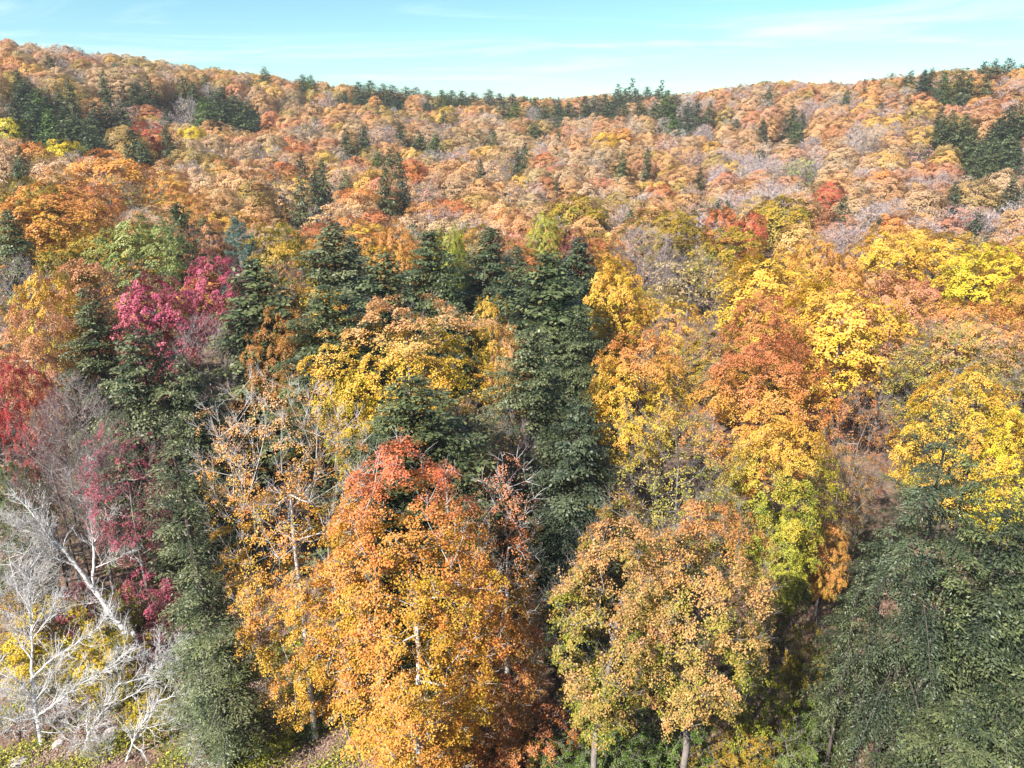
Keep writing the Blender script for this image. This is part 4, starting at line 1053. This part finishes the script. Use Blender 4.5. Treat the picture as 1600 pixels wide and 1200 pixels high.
# ----------------------------------------------------------------- understorey, shrubs, ground cover
SHRUB = []
for i in range(3):
    w, l = gen_broadleaf(400 + i, 4.2, 2.0, .05, 90, 150, .075, .42, lambda s, r: r.uniform(.3, 1.2, len(s)), .5, .25, twigs=3, twig_len=.5, r_base=.05, trunk_top=.4)
    SHRUB.append((4.2, 2.0, make_mesh('trunk', w, [BARK]), make_mesh('crown', l, [LEAF])))
for px, py, w, c, H, lab in [
    (70, 940, 150, 'yellow', 5, 'bright yellow shrub behind the low spreading white tree'), (155, 1000, 120, 'yellow', 4.2, 'yellow shrub between the white tree and the boulder'),
    (12, 930, 90, 'gold', 5, 'golden shrub at the foot of the bare trees by the edge'), (225, 868, 90, 'magenta', 6, 'crimson shrub half hidden by the ragged hemlock'),
    (120, 905, 70, 'magenta', 5, 'crimson shrub under the forked white trunk'), (180, 905, 60, 'lime', 5, 'lime yellow shrub beside the forked white trunk'),
    (240, 985, 90, 'maroon', 3, 'dark red shrub behind the arching saplings'), (225, 1085, 80, 'yellow', 2.2, 'low yellow shrub behind the pale boulder'),
    (25, 820, 90, 'green', 8, 'green and yellow shrub at the edge above the bare trees'), (410, 1110, 80, 'lime', 3, 'lime shrub at the foot of the pale trunked gold tree'),
    (470, 1090, 60, 'green', 3, 'green shrub beside the pale gold tree trunk'), (520, 1000, 70, 'lime', 6, 'lime sapling between the two big golden trees'),
    (700, 1100, 110, 'rust', 5, 'red orange shrub low between golden and rusty trees'), (830, 1085, 130, 'rust', 5, 'rust orange shrub in shade at the foot of the rusty tree'),
    (1000, 1110, 120, 'green', 4, 'shaded green shrub under the bronze maples'), (1200, 1030, 90, 'lime', 8, 'lime sapling lit beside the wide bronze maple'),
    (1290, 1080, 90, 'green', 5, 'shaded green shrub beside the huge shaggy hemlock'), (1180, 1130, 110, 'darkgold', 4, 'dull gold shrub in deep shade under the wide bronze maple'),
    (930, 1010, 90, 'lime', 8, 'lime sapling between the two bronze maples'), (1270, 960, 80, 'darkgold', 8, 'dark gold sapling behind the huge shaggy hemlock'),
    (760, 1120, 100, 'vermilion', 4, 'red orange sapling below the slender rusty tree'), (40, 1000, 90, 'yellow', 4, 'small bright bush under the low spreading white tree'),
    (960, 1130, 110, 'green', 4, 'dark green bush in the shade beside the bent trunk'), (1070, 1150, 120, 'green', 3.5, 'shaded green bush between the trunks of the bronze maples'), (1130, 1165, 90, 'darkgold', 3, 'dull mustard bush low in the shade'),
    (1250, 1150, 110, 'green', 4, 'dark bush beneath the slim hemlock'), (880, 1150, 90, 'green', 3, 'dark low bush at the foot of the rusty tree'),
    (105, 1030, 60, 'olive', 2.6, 'olive bush under the low spreading white tree')]:
    x, y, t = stand(px, py, H)
    plant('maple', x, y, H, w * t / FOC / 2, vary(PAL[c], RF, .06), t, lab, 'shrubs and saplings of the forest floor', rng=RF, bark=BARK_GREY, mesh=RF.choice(SHRUB), name='shrub', cat='shrub')

def scatter(name, label, n, colour, size, hmax, flat, seed, patch, region):
    rng = np.random.default_rng(seed)
    x0, x1, y0, y1 = region
    X, Y = rng.uniform(x0, x1, n * 3), rng.uniform(y0, y1, n * 3)
    f = np.sin(X / 2.3 + patch) * np.sin(Y / 1.9 + 2 * patch) + .7 * np.sin(X / .8 - Y / .9 + patch) + rng.normal(0, .5, n * 3)
    k = np.nonzero(f > .1)[0][:n]
    X, Y, f = X[k], Y[k], f[k]
    Z = ground(X, Y) + .02 + hmax * rng.random(len(k)) * np.clip(f, .2, 1.3)
    nn = np.array([0, 0, 1.]) + rng.normal(0, .15 if flat else .6, (len(k), 3))
    L = size * rng.uniform(.6, 1.4, len(k))
    b = kites(np.c_[X, Y, Z], nn, rng.normal(0, 1, (len(k), 3)), L, L * .8, np.c_[rng.random(len(k)), rng.random(len(k)), np.zeros(len(k))])
    o = bpy.data.objects.new(name, make_mesh(name, [b], [LEAF])); paint(o, colour); o['kind'] = 'stuff'; o['label'] = label
    C.objects.link(o)
BRUSH = []
for i in range(3):
    w, l = gen_broadleaf(420 + i, 4.0, 2.1, .08, 75, 4, .09, .4, open_all, .6, .3, twigs=9, twig_len=.8, r_base=.05, trunk_top=.3, shell=.3)
    BRUSH.append((4.0, 2.1, make_mesh('trunk', w, [BARK]), make_mesh('crown', l, [LEAF])))
for px, py, s_, lab in [(10, 1075, 3.5, 'pale leafless brush low at the edge of the bank'),
    (120, 1090, 3.5, 'pale leafless brush between the spreading tree and the first sapling'), (300, 1085, 3.5, 'pale leafless brush under the longest arching limb'),
    (20, 880, 6, 'tall pale brush at the edge beneath the bare trees'), (330, 1130, 3, 'pale brush at the foot of the low dark hemlock'), (150, 1150, 1.6, 'small pale brush on the bank by the stones')]:
    x, y, t = stand(px, py, s_)
    plant('bare', x, y, s_, s_ * .55, PAL['tan'], t, lab, 'leafless brush on the bank', rng=RF, bark=BARK_WHITE, mesh=RF.choice(BRUSH), name='brush_shrub', cat='shrub')
REG = (-40, 34, 26, 66)
scatter('fallen_leaves', 'pinkish tan fallen leaves on the forest floor', 30000, (lin(214, 178, 160, .75), lin(160, 110, 84, .75)), .15, .03, True, 1, .4, REG)
scatter('leaf_litter', 'drifts of dry pinkish leaves on the near bank', 50000, (lin(226, 196, 184, .75), lin(150, 112, 100, .75)), .11, .05, True, 9, .9, (-34, -4, 27, 44))
scatter('ground_cover', 'low yellow green plants on the forest floor', 55000, (lin(222, 206, 70, .75), lin(120, 146, 62, .75)), .12, .55, False, 2, 1.9, (-34, -6, 27, 45))
scatter('undergrowth', 'low dark green plants in the forest shade', 35000, (lin(120, 140, 60, .7), lin(70, 96, 44, .7)), .18, .7, False, 4, 3.1, (-8, 40, 26, 62))

# ----------------------------------------------------------------- boulders and logs on the near bank
import bmesh
def boulder(px, py, size, label, seed, group=None, flat=.7):
    rng = np.random.default_rng(seed)
    bm = bmesh.new(); bmesh.ops.create_icosphere(bm, subdivisions=3, radius=1)
    pl_ = [(nrm(rng.normal(0, 1, 3)), rng.uniform(.62, .9)) for _ in range(9)]
    for v in bm.verts:
        p = np.array(v.co)
        for n_, dd in pl_:
            e = p @ n_ - dd
            if e > 0: p = p - n_ * e * .9
        p = p * (1 + .04 * math.sin(7 * p[0] + seed) * math.sin(6 * p[1]))
        v.co = p * [1, rng.uniform(.8, .82), flat]
    me = bpy.data.meshes.new('boulder'); bm.to_mesh(me); bm.free(); me.materials.append(STONE)
    o = bpy.data.objects.new('boulder', me); p = on_ground(px, py)
    o.location = (*p[:2], p[2] + size * .06); o.scale = (size,) * 3; o.rotation_euler = (0, 0, rng.uniform(0, 6))
    o['label'] = label; o['category'] = 'rock'
    if group: o['group'] = group
    C.objects.link(o)
boulder(176, 1143, .62, 'pale boulder with a dark hollow beside it near the arching saplings', 1)
boulder(203, 1140, .4, 'smaller pale stone next to the pale boulder', 2)
for px, py, s, lab in [(92, 1164, .42, 'pinkish stone beside the roots of the low spreading tree'), (28, 1198, .6, 'half buried stone in the corner of the bank'), ]:
    boulder(px, py, s, lab, int(px), None, .5)
def log(px, py, L, r, az, tilt, label, seed):
    rng = np.random.default_rng(seed)
    n = 9; t = np.linspace(0, L, n)
    pos = np.c_[t, rng.normal(0, .03, n), rng.normal(0, .02, n)]
    rad = r * (1 - .25 * t / L)
    V, F, m, _ = tubes(pos[:-1], pos[1:], rad[:-1], rad[1:], 12)
    body = bpy.data.objects.new('fallen_log', make_mesh('fallen_log', [(V, F, 0, None)], [BARK])); paint(body, PAL['tan'], bark=BARK_PALE)
    p = on_ground(px, py); body.location = (p[0], p[1], p[2] + r * .8); body.rotation_euler = (0, -tilt, az)
    body['label'] = label; body['category'] = 'log'; C.objects.link(body)
    a = np.arange(12) * 2 * np.pi / 12
    for e, x, rr in ((0, -.004, r), (1, L + .004, rad[-1])):
        W = np.c_[np.full(12, x), np.cos(a) * rr, np.sin(a) * rr]
        o = bpy.data.objects.new('cut_end', make_mesh('cut_end', [(W, np.arange(12)[None], 0, None)], [CUT])); o.parent = body; C.objects.link(o)
log(225, 1032, 4.2, .3, math.radians(128), .12, 'fallen log with a dark sawn end among the red shrubs', 1)
log(372, 1198, 2.6, .17, math.radians(35), .05, 'short grey log lying on pinkish leaf litter', 2)

# ----------------------------------------------------------------- thin autumn haze in one closed box
def haze():
    x, y0, y1, z0, z1 = 2500, -2450, 2550, -12, 100
    V = np.array([(sx * x, yy, zz) for zz in (z0, z1) for yy in (y0, y1) for sx in (-1, 1)], float)
    F = np.array([(0, 2, 3, 1), (4, 5, 7, 6), (0, 1, 5, 4), (2, 6, 7, 3), (0, 4, 6, 2), (1, 3, 7, 5)])
    m, n, l = nodes_of('haze')
    v = n.new('ShaderNodeVolumePrincipled'); v.inputs['Color'].default_value = (.90, .94, 1, 1); v.inputs['Density'].default_value = HAZE
    v.inputs['Anisotropy'].default_value = 0.0
    o = n.new('ShaderNodeOutputMaterial'); l.new(v.outputs[0], o.inputs['Volume'])
    h = bpy.data.objects.new('haze', make_mesh('haze', [(V, F, 0, None)], [m])); h['kind'] = 'stuff'; C.objects.link(h)
HAZE = 0.00014
if HAZE: haze()
